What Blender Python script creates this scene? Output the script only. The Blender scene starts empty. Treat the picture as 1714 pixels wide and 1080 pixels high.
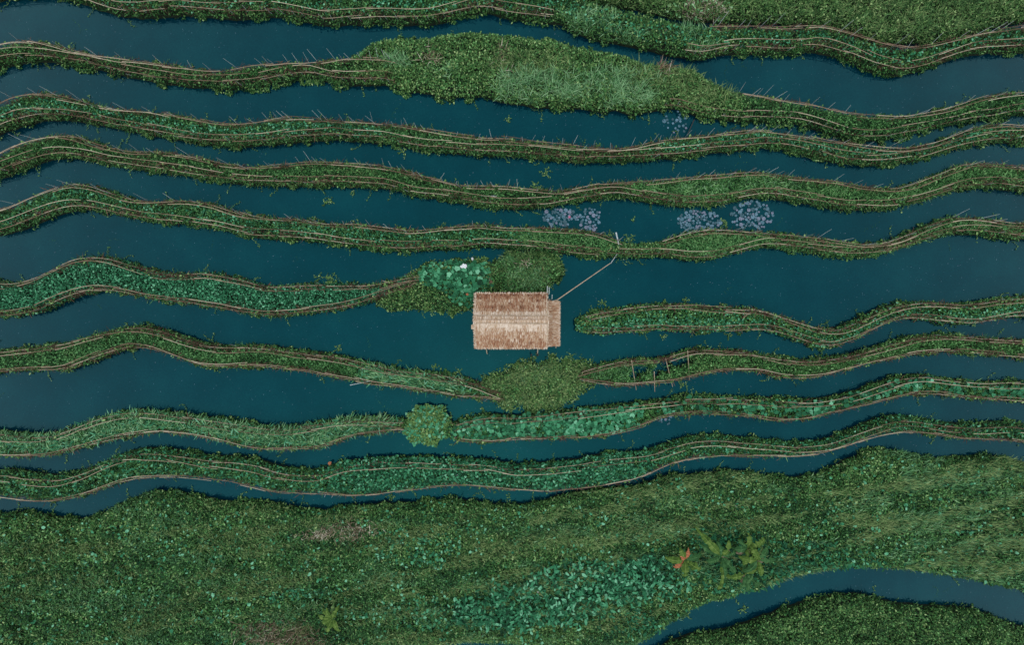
import bpy, math, random
import numpy as np
from mathutils import Vector, Matrix

C = bpy.context.scene
COL = C.collection
R = math.radians
S = 20.0      # photograph pixels per metre on the water
H = 38.0      # drone height over the water

# ------------------------------------------------------------------ camera, light, exposure
cam = bpy.data.cameras.new('camera')
cam.sensor_width = 36.0
cam.lens = 36.0 * H / (1714.0 / S)
cam.clip_end = 2000
cam_o = bpy.data.objects.new('camera', cam)
COL.objects.link(cam_o)
cam_o.location = (0, 0, H)
C.camera = cam_o

SUN_EL, SUN_AZ = R(76), R(196)
w = bpy.data.worlds.new('World')
C.world = w
w.use_nodes = True
nt = w.node_tree
sky = nt.nodes.new('ShaderNodeTexSky')
sky.sky_type = 'NISHITA'
sky.sun_disc = False
sky.sun_elevation = SUN_EL
sky.sun_rotation = SUN_AZ
sky.air_density = 1.6
sky.dust_density = 1.0
sky.ozone_density = 1.0
nt.links.new(sky.outputs[0], nt.nodes['Background'].inputs[0])
nt.nodes['Background'].inputs[1].default_value = 0.075

sun = bpy.data.lights.new('sun', 'SUN')
sun.energy = 1.5
sun.angle = R(160)
sun.color = (1.0, 0.93, 0.80)
sun_o = bpy.data.objects.new('sun', sun)
COL.objects.link(sun_o)
# sky azimuth is measured clockwise from +Y
sd = Vector((math.sin(SUN_AZ) * math.cos(SUN_EL), math.cos(SUN_AZ) * math.cos(SUN_EL), math.sin(SUN_EL)))
sun_o.rotation_euler = sd.to_track_quat('Z', 'Y').to_euler()

C.view_settings.view_transform = 'Standard'
C.view_settings.look = 'None'
C.view_settings.exposure = 0.65
C.view_settings.gamma = 1.0

# ------------------------------------------------------------------ helpers
rng = np.random.default_rng(7)
random.seed(7)


def P(px, py, z=0.0):
    """photo pixel -> world point at height z"""
    k = (1 - z / H) / S
    return Vector(((px - 857) * k, (540 - py) * k, z))


def hashn(ix, iy, seed):
    h = (ix.astype(np.int64) * 374761393 + iy.astype(np.int64) * 668265263 + seed * 1442695041) & 0xffffffff
    h = ((h ^ (h >> 13)) * 1274126177) & 0xffffffff
    h = h ^ (h >> 16)
    return (h & 0xffff) / 65535.0


def vnoise(x, y, seed=0):
    x = np.asarray(x, float); y = np.asarray(y, float)
    ix = np.floor(x); iy = np.floor(y)
    fx = x - ix; fy = y - iy
    fx = fx * fx * (3 - 2 * fx); fy = fy * fy * (3 - 2 * fy)
    a = hashn(ix, iy, seed); b = hashn(ix + 1, iy, seed)
    c = hashn(ix, iy + 1, seed); d = hashn(ix + 1, iy + 1, seed)
    return (a * (1 - fx) + b * fx) * (1 - fy) + (c * (1 - fx) + d * fx) * fy


def fbm(x, y, seed=0, o=3):
    s = 0; a = 1; t = 0
    for i in range(o):
        s = s + a * vnoise(x * 2 ** i, y * 2 ** i, seed + 17 * i); t += a; a *= .55
    return s / t


def sstep(a, b, x):
    t = np.clip((x - a) / (b - a), 0, 1)
    return t * t * (3 - 2 * t)


def tag(o, label=None, cat=None, group=None, kind=None):
    if label: o['label'] = label
    if cat: o['category'] = cat
    if group: o['group'] = group
    if kind: o['kind'] = kind
    return o


def empty(name, loc=(0, 0, 0), label=None, cat=None, group=None, kind=None, rz=0):
    o = bpy.data.objects.new(name, None)
    o.empty_display_size = .3
    COL.objects.link(o)
    o.location = loc
    o.rotation_euler = (0, 0, rz)
    return tag(o, label, cat, group, kind)


def mesh_obj(name, verts, faces, mat, parent=None, smooth=False, tint=None):
    """verts in world coordinates; parents here are unrotated"""
    me = bpy.data.meshes.new(name)
    verts = np.asarray(verts, dtype=np.float32).reshape(-1, 3)
    if parent is not None:
        verts = verts - np.array(parent_world(parent), dtype=np.float32)
    if isinstance(faces, np.ndarray):
        n, k = faces.shape
        me.vertices.add(len(verts)); me.vertices.foreach_set('co', verts.ravel())
        me.loops.add(n * k); me.loops.foreach_set('vertex_index', faces.astype(np.int32).ravel())
        me.polygons.add(n); me.polygons.foreach_set('loop_start', np.arange(0, n * k, k, dtype=np.int32))
        me.update(calc_edges=True)
    else:
        me.from_pydata([tuple(map(float, v)) for v in verts], [], faces)
    if smooth:
        me.polygons.foreach_set('use_smooth', np.ones(len(me.polygons), dtype=bool))
    if tint is not None:
        a = me.attributes.new('tint', 'FLOAT', 'FACE')
        a.data.foreach_set('value', np.asarray(tint, dtype=np.float32))
    me.materials.append(mat)
    o = bpy.data.objects.new(name, me)
    COL.objects.link(o)
    if parent is not None:
        o.parent = parent
    return o


def parent_world(p):
    v = Vector((0, 0, 0))
    while p is not None:
        v = v + p.location
        p = p.parent
    return tuple(v)


class MB:
    """mesh collector with per-face tint"""
    def __init__(s): s.v = []; s.f = []; s.t = []
    def add(s, vs, fs, t=.5):
        b = len(s.v); s.v += [tuple(v) for v in vs]
        s.f += [tuple(b + i for i in f) for f in fs]
        s.t += [t] * len(fs)
    def box(s, c, size, rz=0, t=.5, rx=0):
        m = Matrix.Rotation(rz, 3, 'Z') @ Matrix.Rotation(rx, 3, 'X')
        hx, hy, hz = [a / 2 for a in size]
        vs = [Vector(c) + m @ Vector((x * hx, y * hy, z * hz)) for x in (-1, 1) for y in (-1, 1) for z in (-1, 1)]
        s.add(vs, [(0, 1, 3, 2), (4, 6, 7, 5), (0, 4, 5, 1), (2, 3, 7, 6), (0, 2, 6, 4), (1, 5, 7, 3)], t)
    def tube(s, pts, r, n=6, t=.5, caps=True):
        pts = [Vector(p) for p in pts]
        rs = r if isinstance(r, (list, tuple)) else [r] * len(pts)
        vs = []
        for i, p in enumerate(pts):
            d = (pts[min(i + 1, len(pts) - 1)] - pts[max(i - 1, 0)]).normalized()
            u = d.cross(Vector((0, 0, 1)))
            if u.length < .05: u = d.cross(Vector((1, 0, 0)))
            u.normalize(); q = d.cross(u)
            for k in range(n):
                a = 2 * math.pi * k / n
                vs.append(p + (u * math.cos(a) + q * math.sin(a)) * rs[i])
        fs = []
        for i in range(len(pts) - 1):
            for k in range(n):
                k2 = (k + 1) % n
                fs.append((i * n + k, i * n + k2, (i + 1) * n + k2, (i + 1) * n + k))
        if caps:
            fs.append(tuple(range(n - 1, -1, -1))); fs.append(tuple(range((len(pts) - 1) * n, len(pts) * n)))
        s.add(vs, fs, t)
    def build(s, name, mat, parent=None, smooth=False):
        return mesh_obj(name, np.array(s.v), s.f, mat, parent, smooth, s.t)


# ------------------------------------------------------------------ materials
def newmat(name):
    m = bpy.data.materials.new(name); m.use_nodes = True
    return m, m.node_tree, m.node_tree.nodes['Principled BSDF']


def rampnode(n, ramp):
    r = n.nodes.new('ShaderNodeValToRGB')
    els = r.color_ramp.elements
    els[0].position, els[0].color = ramp[0][0], (*ramp[0][1], 1)
    els[1].position, els[1].color = ramp[-1][0], (*ramp[-1][1], 1)
    for p, c in ramp[1:-1]:
        e = els.new(p); e.color = (*c, 1)
    return r


def tint_mat(name, ramp, rough=.6, spec=.12, nscale=6.0, namp=.5, bump=0):
    """colour from a per-leaf tint value plus fine noise"""
    m, n, b = newmat(name)
    at = n.nodes.new('ShaderNodeAttribute'); at.attribute_name = 'tint'
    tc = n.nodes.new('ShaderNodeTexCoord')
    no = n.nodes.new('ShaderNodeTexNoise'); no.inputs['Scale'].default_value = nscale
    no.inputs['Detail'].default_value = 4
    n.links.new(tc.outputs['Object'], no.inputs['Vector'])
    ma = n.nodes.new('ShaderNodeMath'); ma.operation = 'MULTIPLY_ADD'
    n.links.new(no.outputs[0], ma.inputs[0]); ma.inputs[1].default_value = namp
    sb = n.nodes.new('ShaderNodeMath'); sb.operation = 'SUBTRACT'
    n.links.new(at.outputs['Fac'], sb.inputs[0]); sb.inputs[1].default_value = namp * .5
    n.links.new(sb.outputs[0], ma.inputs[2])
    r = rampnode(n, ramp)
    n.links.new(ma.outputs[0], r.inputs[0])
    n.links.new(r.outputs[0], b.inputs['Base Color'])
    b.inputs['Roughness'].default_value = rough
    b.inputs['Specular IOR Level'].default_value = spec
    if bump:
        bp = n.nodes.new('ShaderNodeBump'); bp.inputs['Strength'].default_value = bump
        bp.inputs['Distance'].default_value = .02
        n2 = n.nodes.new('ShaderNodeTexNoise'); n2.inputs['Scale'].default_value = nscale * 6
        n.links.new(tc.outputs['Object'], n2.inputs['Vector'])
        n.links.new(n2.outputs[0], bp.inputs['Height']); n.links.new(bp.outputs[0], b.inputs['Normal'])
    return m


def noise_mat(name, ramp, scale, rough=.9, spec=.2, bump=.5, dist=.05, detail=8):
    m, n, b = newmat(name)
    tc = n.nodes.new('ShaderNodeTexCoord')
    no = n.nodes.new('ShaderNodeTexNoise'); no.inputs['Scale'].default_value = scale; no.inputs['Detail'].default_value = detail
    n.links.new(tc.outputs['Object'], no.inputs['Vector'])
    r = rampnode(n, ramp)
    n.links.new(no.outputs[0], r.inputs[0]); n.links.new(r.outputs[0], b.inputs['Base Color'])
    b.inputs['Roughness'].default_value = rough; b.inputs['Specular IOR Level'].default_value = spec
    bp = n.nodes.new('ShaderNodeBump'); bp.inputs['Strength'].default_value = bump; bp.inputs['Distance'].default_value = dist
    n.links.new(no.outputs[0], bp.inputs['Height']); n.links.new(bp.outputs[0], b.inputs['Normal'])
    return m


M = {}
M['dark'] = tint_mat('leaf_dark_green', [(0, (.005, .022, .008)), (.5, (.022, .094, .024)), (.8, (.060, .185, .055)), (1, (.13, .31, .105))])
M['mid'] = tint_mat('leaf_mid_green', [(0, (.007, .030, .009)), (.5, (.043, .150, .036)), (.85, (.110, .28, .080)), (1, (.22, .42, .155))])
M['teal'] = tint_mat('leaf_blue_green', [(0, (.005, .036, .014)), (.5, (.026, .165, .070)), (.85, (.076, .31, .15)), (1, (.18, .46, .27))])
M['yellow'] = tint_mat('leaf_yellow_green', [(0, (.011, .033, .009)), (.5, (.068, .160, .042)), (.85, (.17, .30, .088)), (1, (.32, .45, .18))])
M['pale'] = tint_mat('grass_pale_green', [(0, (.03, .10, .04)), (.5, (.110, .29, .108)), (1, (.29, .49, .25))])
M['olive'] = tint_mat('grass_olive', [(0, (.025, .055, .022)), (.5, (.095, .185, .055)), (1, (.26, .35, .135))])
M['dry'] = tint_mat('dry_stems', [(0, (.05, .038, .022)), (.5, (.20, .155, .095)), (.85, (.40, .34, .24)), (1, (.60, .54, .43))], rough=.8)
M['brown'] = tint_mat('withered_vine', [(0, (.016, .009, .006)), (.6, (.062, .034, .023)), (1, (.20, .12, .08))], rough=.85)
M['bamboo'] = tint_mat('weathered_bamboo', [(0, (.12, .075, .05)), (.4, (.27, .19, .125)), (1, (.56, .47, .34))], rough=.55, nscale=1.5, namp=.9)
M['stake'] = tint_mat('grey_bamboo_stake', [(0, (.16, .19, .19)), (.5, (.32, .37, .37)), (1, (.5, .55, .54))], rough=.5, nscale=3)
M['soil'] = noise_mat('wet_peat_soil', [(.3, (.003, .006, .003)), (.55, (.007, .014, .006)), (.75, (.014, .028, .010))], 5)  # near-black peat; shade in the leaf gaps is put into its colour
M['banana'] = tint_mat('banana_leaf', [(0, (.012, .035, .006)), (.5, (.070, .135, .025)), (1, (.20, .27, .075))], rough=.6, spec=.05, nscale=6, namp=.9)
M['bananadark'] = tint_mat('banana_leaf_dark', [(0, (.008, .03, .010)), (.5, (.032, .10, .030)), (1, (.09, .19, .07))], rough=.6, spec=.05, nscale=6, namp=.9)
M['orange'] = tint_mat('withered_orange', [(0, (.12, .04, .02)), (.5, (.36, .12, .055)), (1, (.5, .24, .12))], rough=.7)
M['thatch'] = tint_mat('grass_thatch', [(0, (.10, .04, .022)), (.3, (.30, .130, .070)), (.55, (.41, .250, .145)), (.8, (.55, .41, .28)), (1, (.74, .62, .50))], rough=.85, spec=.15, nscale=5, namp=.35)
M['wood'] = tint_mat('grey_timber', [(0, (.05, .04, .035)), (.5, (.13, .105, .09)), (1, (.3, .26, .22))], rough=.75, nscale=4, bump=.4)
M['white'] = tint_mat('white_plastic', [(0, (.5, .52, .52)), (1, (.85, .86, .86))], rough=.4)
M['pad'] = tint_mat('lily_pad', [(0, (.012, .06, .075)), (.4, (.05, .14, .18)), (.7, (.10, .21, .27)), (1, (.17, .20, .27))], rough=.35, spec=.4)  # the blue-grey carries the sky's reflection in the pad colour
M['pink'] = tint_mat('lily_petal', [(0, (.6, .12, .25)), (1, (.8, .3, .45))], rough=.5)
M['redleaf'] = tint_mat('reddish_leaf', [(0, (.05, .03, .02)), (.5, (.19, .095, .06)), (1, (.4, .25, .17))], rough=.7)

# woven bamboo wall
m, n, b = newmat('woven_bamboo_wall')
tc = n.nodes.new('ShaderNodeTexCoord'); ck = n.nodes.new('ShaderNodeTexChecker'); ck.inputs['Scale'].default_value = 14
n.links.new(tc.outputs['Object'], ck.inputs['Vector'])
ck.inputs['Color1'].default_value = (.26, .18, .11, 1); ck.inputs['Color2'].default_value = (.16, .11, .07, 1)
n.links.new(ck.outputs[0], b.inputs['Base Color']); b.inputs['Roughness'].default_value = .8
M['woven'] = m

# water
m, n, b = newmat('lake_water')
b.inputs['Base Color'].default_value = (.0006, .029, .035, 1)
b.inputs['Roughness'].default_value = .06
b.inputs['IOR'].default_value = 1.40
b.inputs['Specular Tint'].default_value = (.12, 1.0, .98, 1)
tc = n.nodes.new('ShaderNodeTexCoord')
# silt and algae: broad murky patches and a fine grain
n1 = n.nodes.new('ShaderNodeTexNoise'); n1.inputs['Scale'].default_value = .16; n1.inputs['Detail'].default_value = 6; n1.inputs['Roughness'].default_value = .65
n2 = n.nodes.new('ShaderNodeTexNoise'); n2.inputs['Scale'].default_value = 7.0; n2.inputs['Detail'].default_value = 2
n.links.new(tc.outputs['Object'], n1.inputs['Vector']); n.links.new(tc.outputs['Object'], n2.inputs['Vector'])
mx = n.nodes.new('ShaderNodeMath'); mx.operation = 'MULTIPLY_ADD'; n.links.new(n2.outputs[0], mx.inputs[0]); mx.inputs[1].default_value = .45
n.links.new(n1.outputs[0], mx.inputs[2])
wr = rampnode(n, [(.48, (.0001, .010, .021)), (.70, (.0002, .018, .031)), (.95, (.0015, .031, .043))])
n.links.new(mx.outputs[0], wr.inputs[0]); n.links.new(wr.outputs[0], b.inputs['Base Color'])
no = n.nodes.new('ShaderNodeTexNoise'); no.inputs['Scale'].default_value = 2.2; no.inputs['Detail'].default_value = 5
n.links.new(tc.outputs['Object'], no.inputs['Vector'])
bp = n.nodes.new('ShaderNodeBump'); bp.inputs['Strength'].default_value = .12; bp.inputs['Distance'].default_value = .02
n.links.new(no.outputs[0], bp.inputs['Height']); n.links.new(bp.outputs[0], b.inputs['Normal'])
M['water'] = m

# ------------------------------------------------------------------ water sheet
mesh_obj('water', [(-700, -700, 0), (700, -700, 0), (700, 700, 0), (-700, 700, 0)], [(0, 1, 2, 3)], M['water'])['kind'] = 'structure'
lb = mesh_obj('lake_bed', [(-700, -700, -2.5), (700, -700, -2.5), (700, 700, -2.5), (-700, 700, -2.5)], [(0, 1, 2, 3)], M['soil'])
lb['kind'] = 'structure'

# ------------------------------------------------------------------ bed outlines (photo pixels)
XMIN, XMAX = -170, 1884


def warp(d, y, side):
    a = 1.0 if side < 0 else -1.0
    ph = y / 260.0 + (0 if side < 0 else 1.7)
    return a * (20 * (np.sin(d / 88 + ph) - math.sin(ph)) + 7 * (np.sin(d / 37 + ph * 2) - math.sin(ph * 2)))


def edge(pts, seed, jit=2.6):
    xs = np.array([p[0] for p in pts], float); ys = np.array([p[1] for p in pts], float)
    gx = np.arange(XMIN, XMAX + 1, 2.0)
    gy = np.interp(gx, xs, ys)
    # soften the traced corners
    k = np.exp(-0.5 * (np.arange(-8, 9) / 2.8) ** 2); k /= k.sum()
    gy = np.convolve(np.pad(gy, 8, mode='edge'), k, 'valid')
    if xs[0] <= 452:
        sl = (np.interp(500, gx, gy) - np.interp(455, gx, gy)) / 45.0
        mk = gx < 453; d = 453 - gx[mk]; y0 = np.interp(453, gx, gy)
        gy[mk] = y0 - sl * d * np.exp(-d / 70) + warp(d, y0, -1) + 5 * (np.sin(d / 33 + seed) - math.sin(seed))
    if xs[-1] >= 1263:
        sl = (np.interp(1261, gx, gy) - np.interp(1216, gx, gy)) / 45.0
        mk = gx > 1262; d = gx[mk] - 1262; y0 = np.interp(1262, gx, gy)
        gy[mk] = y0 + sl * d * np.exp(-d / 70) + warp(d, y0, 1) + 5 * (np.sin(d / 33 + seed) - math.sin(seed))
    gy = gy + jit * (fbm(gx / 14.0, gx * 0 + seed * 3.3, 5 + seed) - .5) * 2
    return lambda x: np.interp(x, gx, gy)


class Bed:
    def __init__(s, key, top, bot, x0=None, x1=None, h=.36, seed=1, holes=(), jit=2.6, inset=2.0):
        s.key = key; s.h = h + .12; s.hum = .34 if key in 'NBTO' else (.3 if key in 'JSG' else .2); s.h -= .2 * (key == 'J'); s.seed = seed; s.holes = holes
        s.x0 = top[0][0] if x0 is None else x0; s.x1 = top[-1][0] if x1 is None else x1
        if s.x0 <= 452: s.x0 = XMIN
        if s.x1 >= 1263: s.x1 = XMAX
        t = edge(top, seed, jit); bo = edge(bot, seed + 31, jit)
        s.top = lambda x: t(x) + inset
        s.bot = lambda x: np.maximum(bo(x) - inset, t(x) + inset + 1.0)
        s.rawtop, s.rawbot = t, bo

    def dist(s, px, py):
        """distance in metres to the nearest long edge (negative outside)"""
        d = np.minimum(py - s.top(px), s.bot(px) - py) / S
        e = np.full_like(d, 99.0)
        if s.x0 > XMIN: e = np.minimum(e, (px - s.x0) / S)
        if s.x1 < XMAX: e = np.minimum(e, (s.x1 - px) / S)
        return np.minimum(d, e)

    def hole(s, px, py):
        v = np.zeros_like(px)
        for (cx, cy, rx, ry) in s.holes:
            q = np.sqrt(((px - cx) / rx) ** 2 + ((py - cy) / ry) ** 2) + (fbm(px / 9, py / 9, 77) - .5) * 1.0
            v = np.maximum(v, 1 - sstep(.6, 1.1, q))
        return v

    def z(s, px, py):
        d = s.dist(px, py)
        z = .16 + (s.h - .16) * sstep(0, .5, d) + s.hum * 1.6 * (fbm(px / 13, py / 11, 3) - .5) * sstep(0, .5, d) + .22 * (fbm(px / 47, py / 29, 13) - .5) * sstep(.3, 1.2, d)
        return z - .75 * s.hole(px, py)

    def sample(s, n, over=0.0, region=None):
        lo, hi = s.x0, s.x1
        if region: lo, hi = max(lo, region[0]), min(hi, region[1])
        if hi <= lo: return np.zeros(0), np.zeros(0)
        gx = np.linspace(lo, hi, 600); wd = np.maximum(s.bot(gx) - s.top(gx) + 2 * over, .1)
        c = np.concatenate([[0], np.cumsum((wd[1:] + wd[:-1]) / 2 * np.diff(gx))])
        area = c[-1] / S / S
        N = int(area * n)
        x = np.interp(rng.random(N) * c[-1], c, gx)
        y = s.top(x) - over + rng.random(N) * (s.bot(x) - s.top(x) + 2 * over)
        # thinner cover well outside the photograph
        keep = np.ones(N, bool)
        out = (x < -40) | (x > 1754) | (y < -30) | (y > 1110)
        keep[out] = rng.random(out.sum()) < .45
        return x[keep], y[keep]

    def raft(s, parent, name='soil'):
        ds = np.array([-.03, 0.0, .06, .16, .32, .55])
        gx = np.arange(s.x0, s.x1 + .1, 5.0)
        rows = []
        for x in gx:
            a, b_ = float(s.top(x)), float(s.bot(x))
            wm = (b_ - a) / S
            if s.x0 > XMIN: wm_end = 1
            q = np.minimum(ds, .45 * wm)
            q[0] = -.03
            mid = np.linspace(q[-1], wm - q[-1], 16)[1:-1]
            dd = np.concatenate([q, mid, (wm - q)[::-1]])
            yy = a + dd * S
            zz = s.z(np.full_like(yy, x), yy)
            zz[0] = zz[-1] = -.5
            if (x <= s.x0 + .1 and s.x0 > XMIN) or (x + 5 > s.x1 and s.x1 < XMAX): zz[:] = -.5
            # pixel -> world at water scale (outline is where it meets the water)
            rows.append(np.stack([np.full_like(yy, (x - 857) / S), (540 - yy) / S, zz], 1))
        V = np.array(rows); nx, ny = V.shape[:2]
        i, j = np.meshgrid(np.arange(nx - 1), np.arange(ny - 1), indexing='ij')
        k = (i * ny + j).ravel()
        F = np.stack([k, k + 1, k + ny + 1, k + ny], 1)[:, ::-1]
        return mesh_obj(name, V.reshape(-1, 3), F, M['soil'], parent, smooth=True)


BEDS = {}


def bed(key, **kw):
    BEDS[key] = Bed(key, **kw); return BEDS[key]


bed('A', seed=2,
    top=[(451, -16), (600, -20), (760, -18), (950, -8), (1010, 14), (1064, 28), (1100, 36), (1172, 49), (1264, 49)],
    bot=[(451, 29), (510, 40), (553, 46), (618, 43), (690, 45), (739, 42), (775, 31), (811, 24), (860, 36), (908, 40), (944, 46), (961, 58), (1004, 73), (1052, 81), (1088, 90), (1132, 98), (1173, 103), (1202, 95), (1264, 93)])
bed('T', seed=3, x0=925, h=.45,
    top=[(925, -60), (1000, -75), (1264, -80)],
    bot=[(925, -12), (970, 1), (1010, 11), (1064, 20), (1100, 28), (1150, 40), (1200, 42), (1264, 42)])
bed('B', seed=4, h=.42,
    top=[(451, 111), (498, 110), (522, 112), (551, 107), (585, 103), (606, 90), (628, 74), (667, 67), (686, 71), (715, 65), (763, 60), (799, 59), (860, 63), (908, 71), (923, 68), (942, 78), (985, 87), (1043, 96), (1072, 110), (1100, 111), (1154, 119), (1173, 131), (1199, 146), (1221, 160), (1264, 164)],
    bot=[(451, 145), (493, 138), (522, 132), (542, 139), (570, 145), (643, 146), (667, 151), (681, 158), (722, 160), (734, 168), (763, 165), (811, 166), (840, 174), (860, 177), (915, 185), (966, 183), (995, 192), (1028, 187), (1055, 196), (1077, 192), (1125, 184), (1168, 198), (1221, 205), (1264, 206)])
bed('C', seed=5,
    top=[(451, 204), (486, 201), (546, 202), (618, 209), (681, 212), (727, 221), (787, 231), (860, 236), (932, 243), (1004, 252), (1048, 251), (1088, 241), (1149, 231), (1264, 220)],
    bot=[(451, 246), (510, 240), (570, 238), (655, 244), (691, 251), (739, 259), (787, 262), (860, 266), (908, 269), (968, 275), (1016, 275), (1077, 273), (1149, 265), (1221, 257), (1264, 251)])
bed('D', seed=6,
    top=[(451, 279), (498, 278), (529, 272), (582, 274), (631, 278), (679, 287), (727, 300), (763, 311), (811, 313), (860, 314), (925, 321), (964, 316), (1014, 308), (1077, 305), (1137, 299), (1197, 294), (1264, 290)],
    bot=[(451, 313), (522, 316), (558, 314), (606, 316), (655, 320), (691, 330), (739, 337), (787, 345), (847, 353), (908, 351), (968, 341), (1004, 334), (1041, 332), (1065, 339), (1101, 345), (1149, 349), (1197, 345), (1264, 332)])
bed('E', seed=7,
    top=[(451, 364), (498, 367), (546, 373), (618, 377), (667, 382), (703, 386), (751, 380), (799, 376), (860, 380), (932, 382), (988, 386), (1016, 397), (1053, 407), (1089, 407), (1125, 395), (1154, 386), (1197, 385), (1264, 387)],
    bot=[(451, 402), (510, 405), (570, 414), (619, 421), (679, 424), (739, 421), (811, 417), (860, 419), (908, 423), (956, 429), (1004, 433), (1065, 434), (1113, 433), (1149, 439), (1185, 438), (1233, 426), (1264, 417)])
bed('F', seed=8, x1=716,
    top=[(451, 477), (522, 474), (594, 475), (631, 473), (667, 466), (703, 459), (716, 459)],
    bot=[(451, 532), (498, 529), (546, 523), (594, 516), (626, 506), (667, 492), (703, 479), (716, 474)])
bed('G', seed=9, h=.3, jit=7,
    top=[(630, 507), (655, 490), (690, 459), (712, 445), (733, 438), (758, 438), (779, 441), (801, 438), (823, 443), (835, 452)],
    bot=[(630, 511), (655, 517), (703, 517), (751, 517), (794, 518), (835, 498)])
bed('S', seed=10, h=.34, jit=8,
    top=[(813, 450), (834, 431), (851, 423), (868, 424), (894, 426), (908, 434), (930, 439), (944, 452)],
    bot=[(813, 499), (860, 500), (902, 497), (922, 478), (944, 458)])
bed('H', seed=11,
    top=[(962, 533), (971, 526), (1004, 518), (1048, 510), (1089, 506), (1161, 508), (1221, 511), (1264, 515)],
    bot=[(962, 552), (978, 559), (1004, 562), (1053, 557), (1101, 555), (1173, 557), (1221, 556), (1264, 554)])
bed('I', seed=12, x1=846,
    top=[(451, 577), (498, 583), (570, 592), (618, 602), (667, 615), (739, 621), (787, 631), (835, 649), (846, 654)],
    bot=[(451, 616), (522, 623), (558, 632), (618, 643), (667, 650), (739, 661), (799, 668), (846, 671)])
bed('J', seed=13, h=.28, jit=9,
    top=[(806, 642), (822, 637), (834, 628), (845, 622), (880, 614), (903, 608), (940, 605), (968, 609), (985, 616), (998, 624)],
    bot=[(806, 648), (822, 657), (832, 668), (850, 677), (870, 674), (895, 682), (920, 681), (940, 673), (960, 662), (976, 648), (998, 630)])
bed('K', seed=14, x0=963, holes=[(1072, 617, 24, 10), (1108, 612, 14, 12), (1135, 605, 20, 9), (1058, 628, 14, 6), (1095, 625, 9, 6)],
    top=[(963, 620), (995, 608), (1028, 602), (1067, 596), (1101, 598), (1144, 584), (1173, 581), (1209, 583), (1264, 589)],
    bot=[(963, 637), (992, 641), (1029, 646), (1065, 645), (1125, 638), (1173, 628), (1209, 620), (1264, 623)])
bed('L', seed=15,
    top=[(451, 711), (498, 710), (546, 702), (582, 695), (631, 694), (676, 698), (700, 699), (763, 705), (787, 696), (823, 690), (860, 692), (932, 687), (980, 681), (1041, 672), (1101, 666), (1149, 660), (1209, 661), (1264, 661)],
    bot=[(451, 752), (497, 751), (538, 752), (560, 744), (585, 733), (618, 725), (679, 720), (720, 726), (753, 733), (787, 740), (812, 742), (860, 735), (956, 735), (1016, 729), (1053, 720), (1089, 706), (1113, 696), (1161, 694), (1221, 696), (1264, 700)])
bed('M', seed=16,
    top=[(451, 772), (481, 778), (513, 783), (554, 780), (582, 767), (633, 762), (686, 761), (733, 762), (780, 764), (812, 766), (860, 773), (901, 772), (954, 767), (1017, 756), (1080, 750), (1112, 739), (1149, 727), (1197, 725), (1264, 730)],
    bot=[(451, 817), (497, 822), (544, 824), (607, 826), (639, 823), (686, 817), (749, 811), (781, 809), (860, 818), (923, 819), (1002, 810), (1065, 799), (1112, 775), (1159, 764), (1206, 761), (1264, 763)])
bed('N', seed=17, h=.45, jit=3.5,
    top=[(451, 840), (497, 844), (544, 850), (576, 845), (639, 838), (686, 839), (727, 833), (765, 833), (828, 842), (860, 841), (907, 836), (954, 822), (1017, 814), (1065, 810), (1112, 794), (1175, 789), (1222, 784), (1264, 789)],
    bot=[(451, 1096), (600, 1088), (740, 1077), (796, 1070), (860, 1075), (950, 1086), (1049, 1079), (1080, 1066), (1112, 1044), (1143, 1022), (1191, 1002), (1216, 1000), (1238, 989), (1264, 986)])
bed('O', seed=18, h=.4, jit=3.5, x0=700,
    top=[(700, 1104), (860, 1092), (960, 1102), (1060, 1094), (1099, 1083), (1112, 1073), (1159, 1057), (1222, 1047), (1264, 1032)],
    bot=[(700, 1125), (860, 1135), (1060, 1150), (1264, 1150)])


# ------------------------------------------------------------------ leaves
def leaves(name, pos, L, W, az, pitch, roll, mat, parent, tint, shape='leaf', curl=.25, kind='stuff', droop=None):
    """one mesh of many folded leaves or blades; arrays of equal length"""
    N = len(pos)
    if N == 0: return None
    if shape == 'leaf':     # base, l1, l2, tip, r2, r1
        T = np.array([(0, 0, 0), (.28, .48, .12), (.72, .40, .10), (1, 0, -.05), (.72, -.40, .10), (.28, -.48, .12)])
    elif shape == 'heart':
        T = np.array([(.08, 0, 0), (.02, .42, .10), (.58, .50, .10), (1, 0, -.08), (.58, -.50, .10), (.02, -.42, .10)])
    else:                   # blade
        T = np.array([(0, -.35, 0), (.55, -.5, 0), (1, -.06, 0), (1, .06, 0), (.55, .5, 0), (0, .35, 0)])
    x = T[None, :, 0] * L[:, None]
    y = T[None, :, 1] * W[:, None]
    if shape == 'blade':
        z = -curl * L[:, None] * T[None, :, 0] ** 2
    else:
        z = T[None, :, 2] * W[:, None] - curl * L[:, None] * (T[None, :, 0]) ** 2
    cr, sr = np.cos(roll)[:, None], np.sin(roll)[:, None]
    y, z = y * cr - z * sr, y * sr + z * cr
    cp, sp = np.cos(pitch)[:, None], np.sin(pitch)[:, None]
    x, z = x * cp - z * sp, x * sp + z * cp
    ca, sa = np.cos(az)[:, None], np.sin(az)[:, None]
    x, y = x * ca - y * sa, x * sa + y * ca
    V = np.stack([x, y, z], 2) + pos[:, None, :]
    b = np.arange(N) * 6
    if shape == 'blade':
        F = np.concatenate([np.stack([b, b + 1, b + 4, b + 5], 1), np.stack([b + 1, b + 2, b + 3, b + 4], 1)], 1).reshape(-1, 4)
    else:
        F = np.concatenate([np.stack([b, b + 3, b + 2, b + 1], 1), np.stack([b, b + 5, b + 4, b + 3], 1)], 1).reshape(-1, 4)
    o = mesh_obj(name, V.reshape(-1, 3), F, mat, parent, False, np.repeat(tint, 2))
    if kind: o['kind'] = kind
    return o


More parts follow.
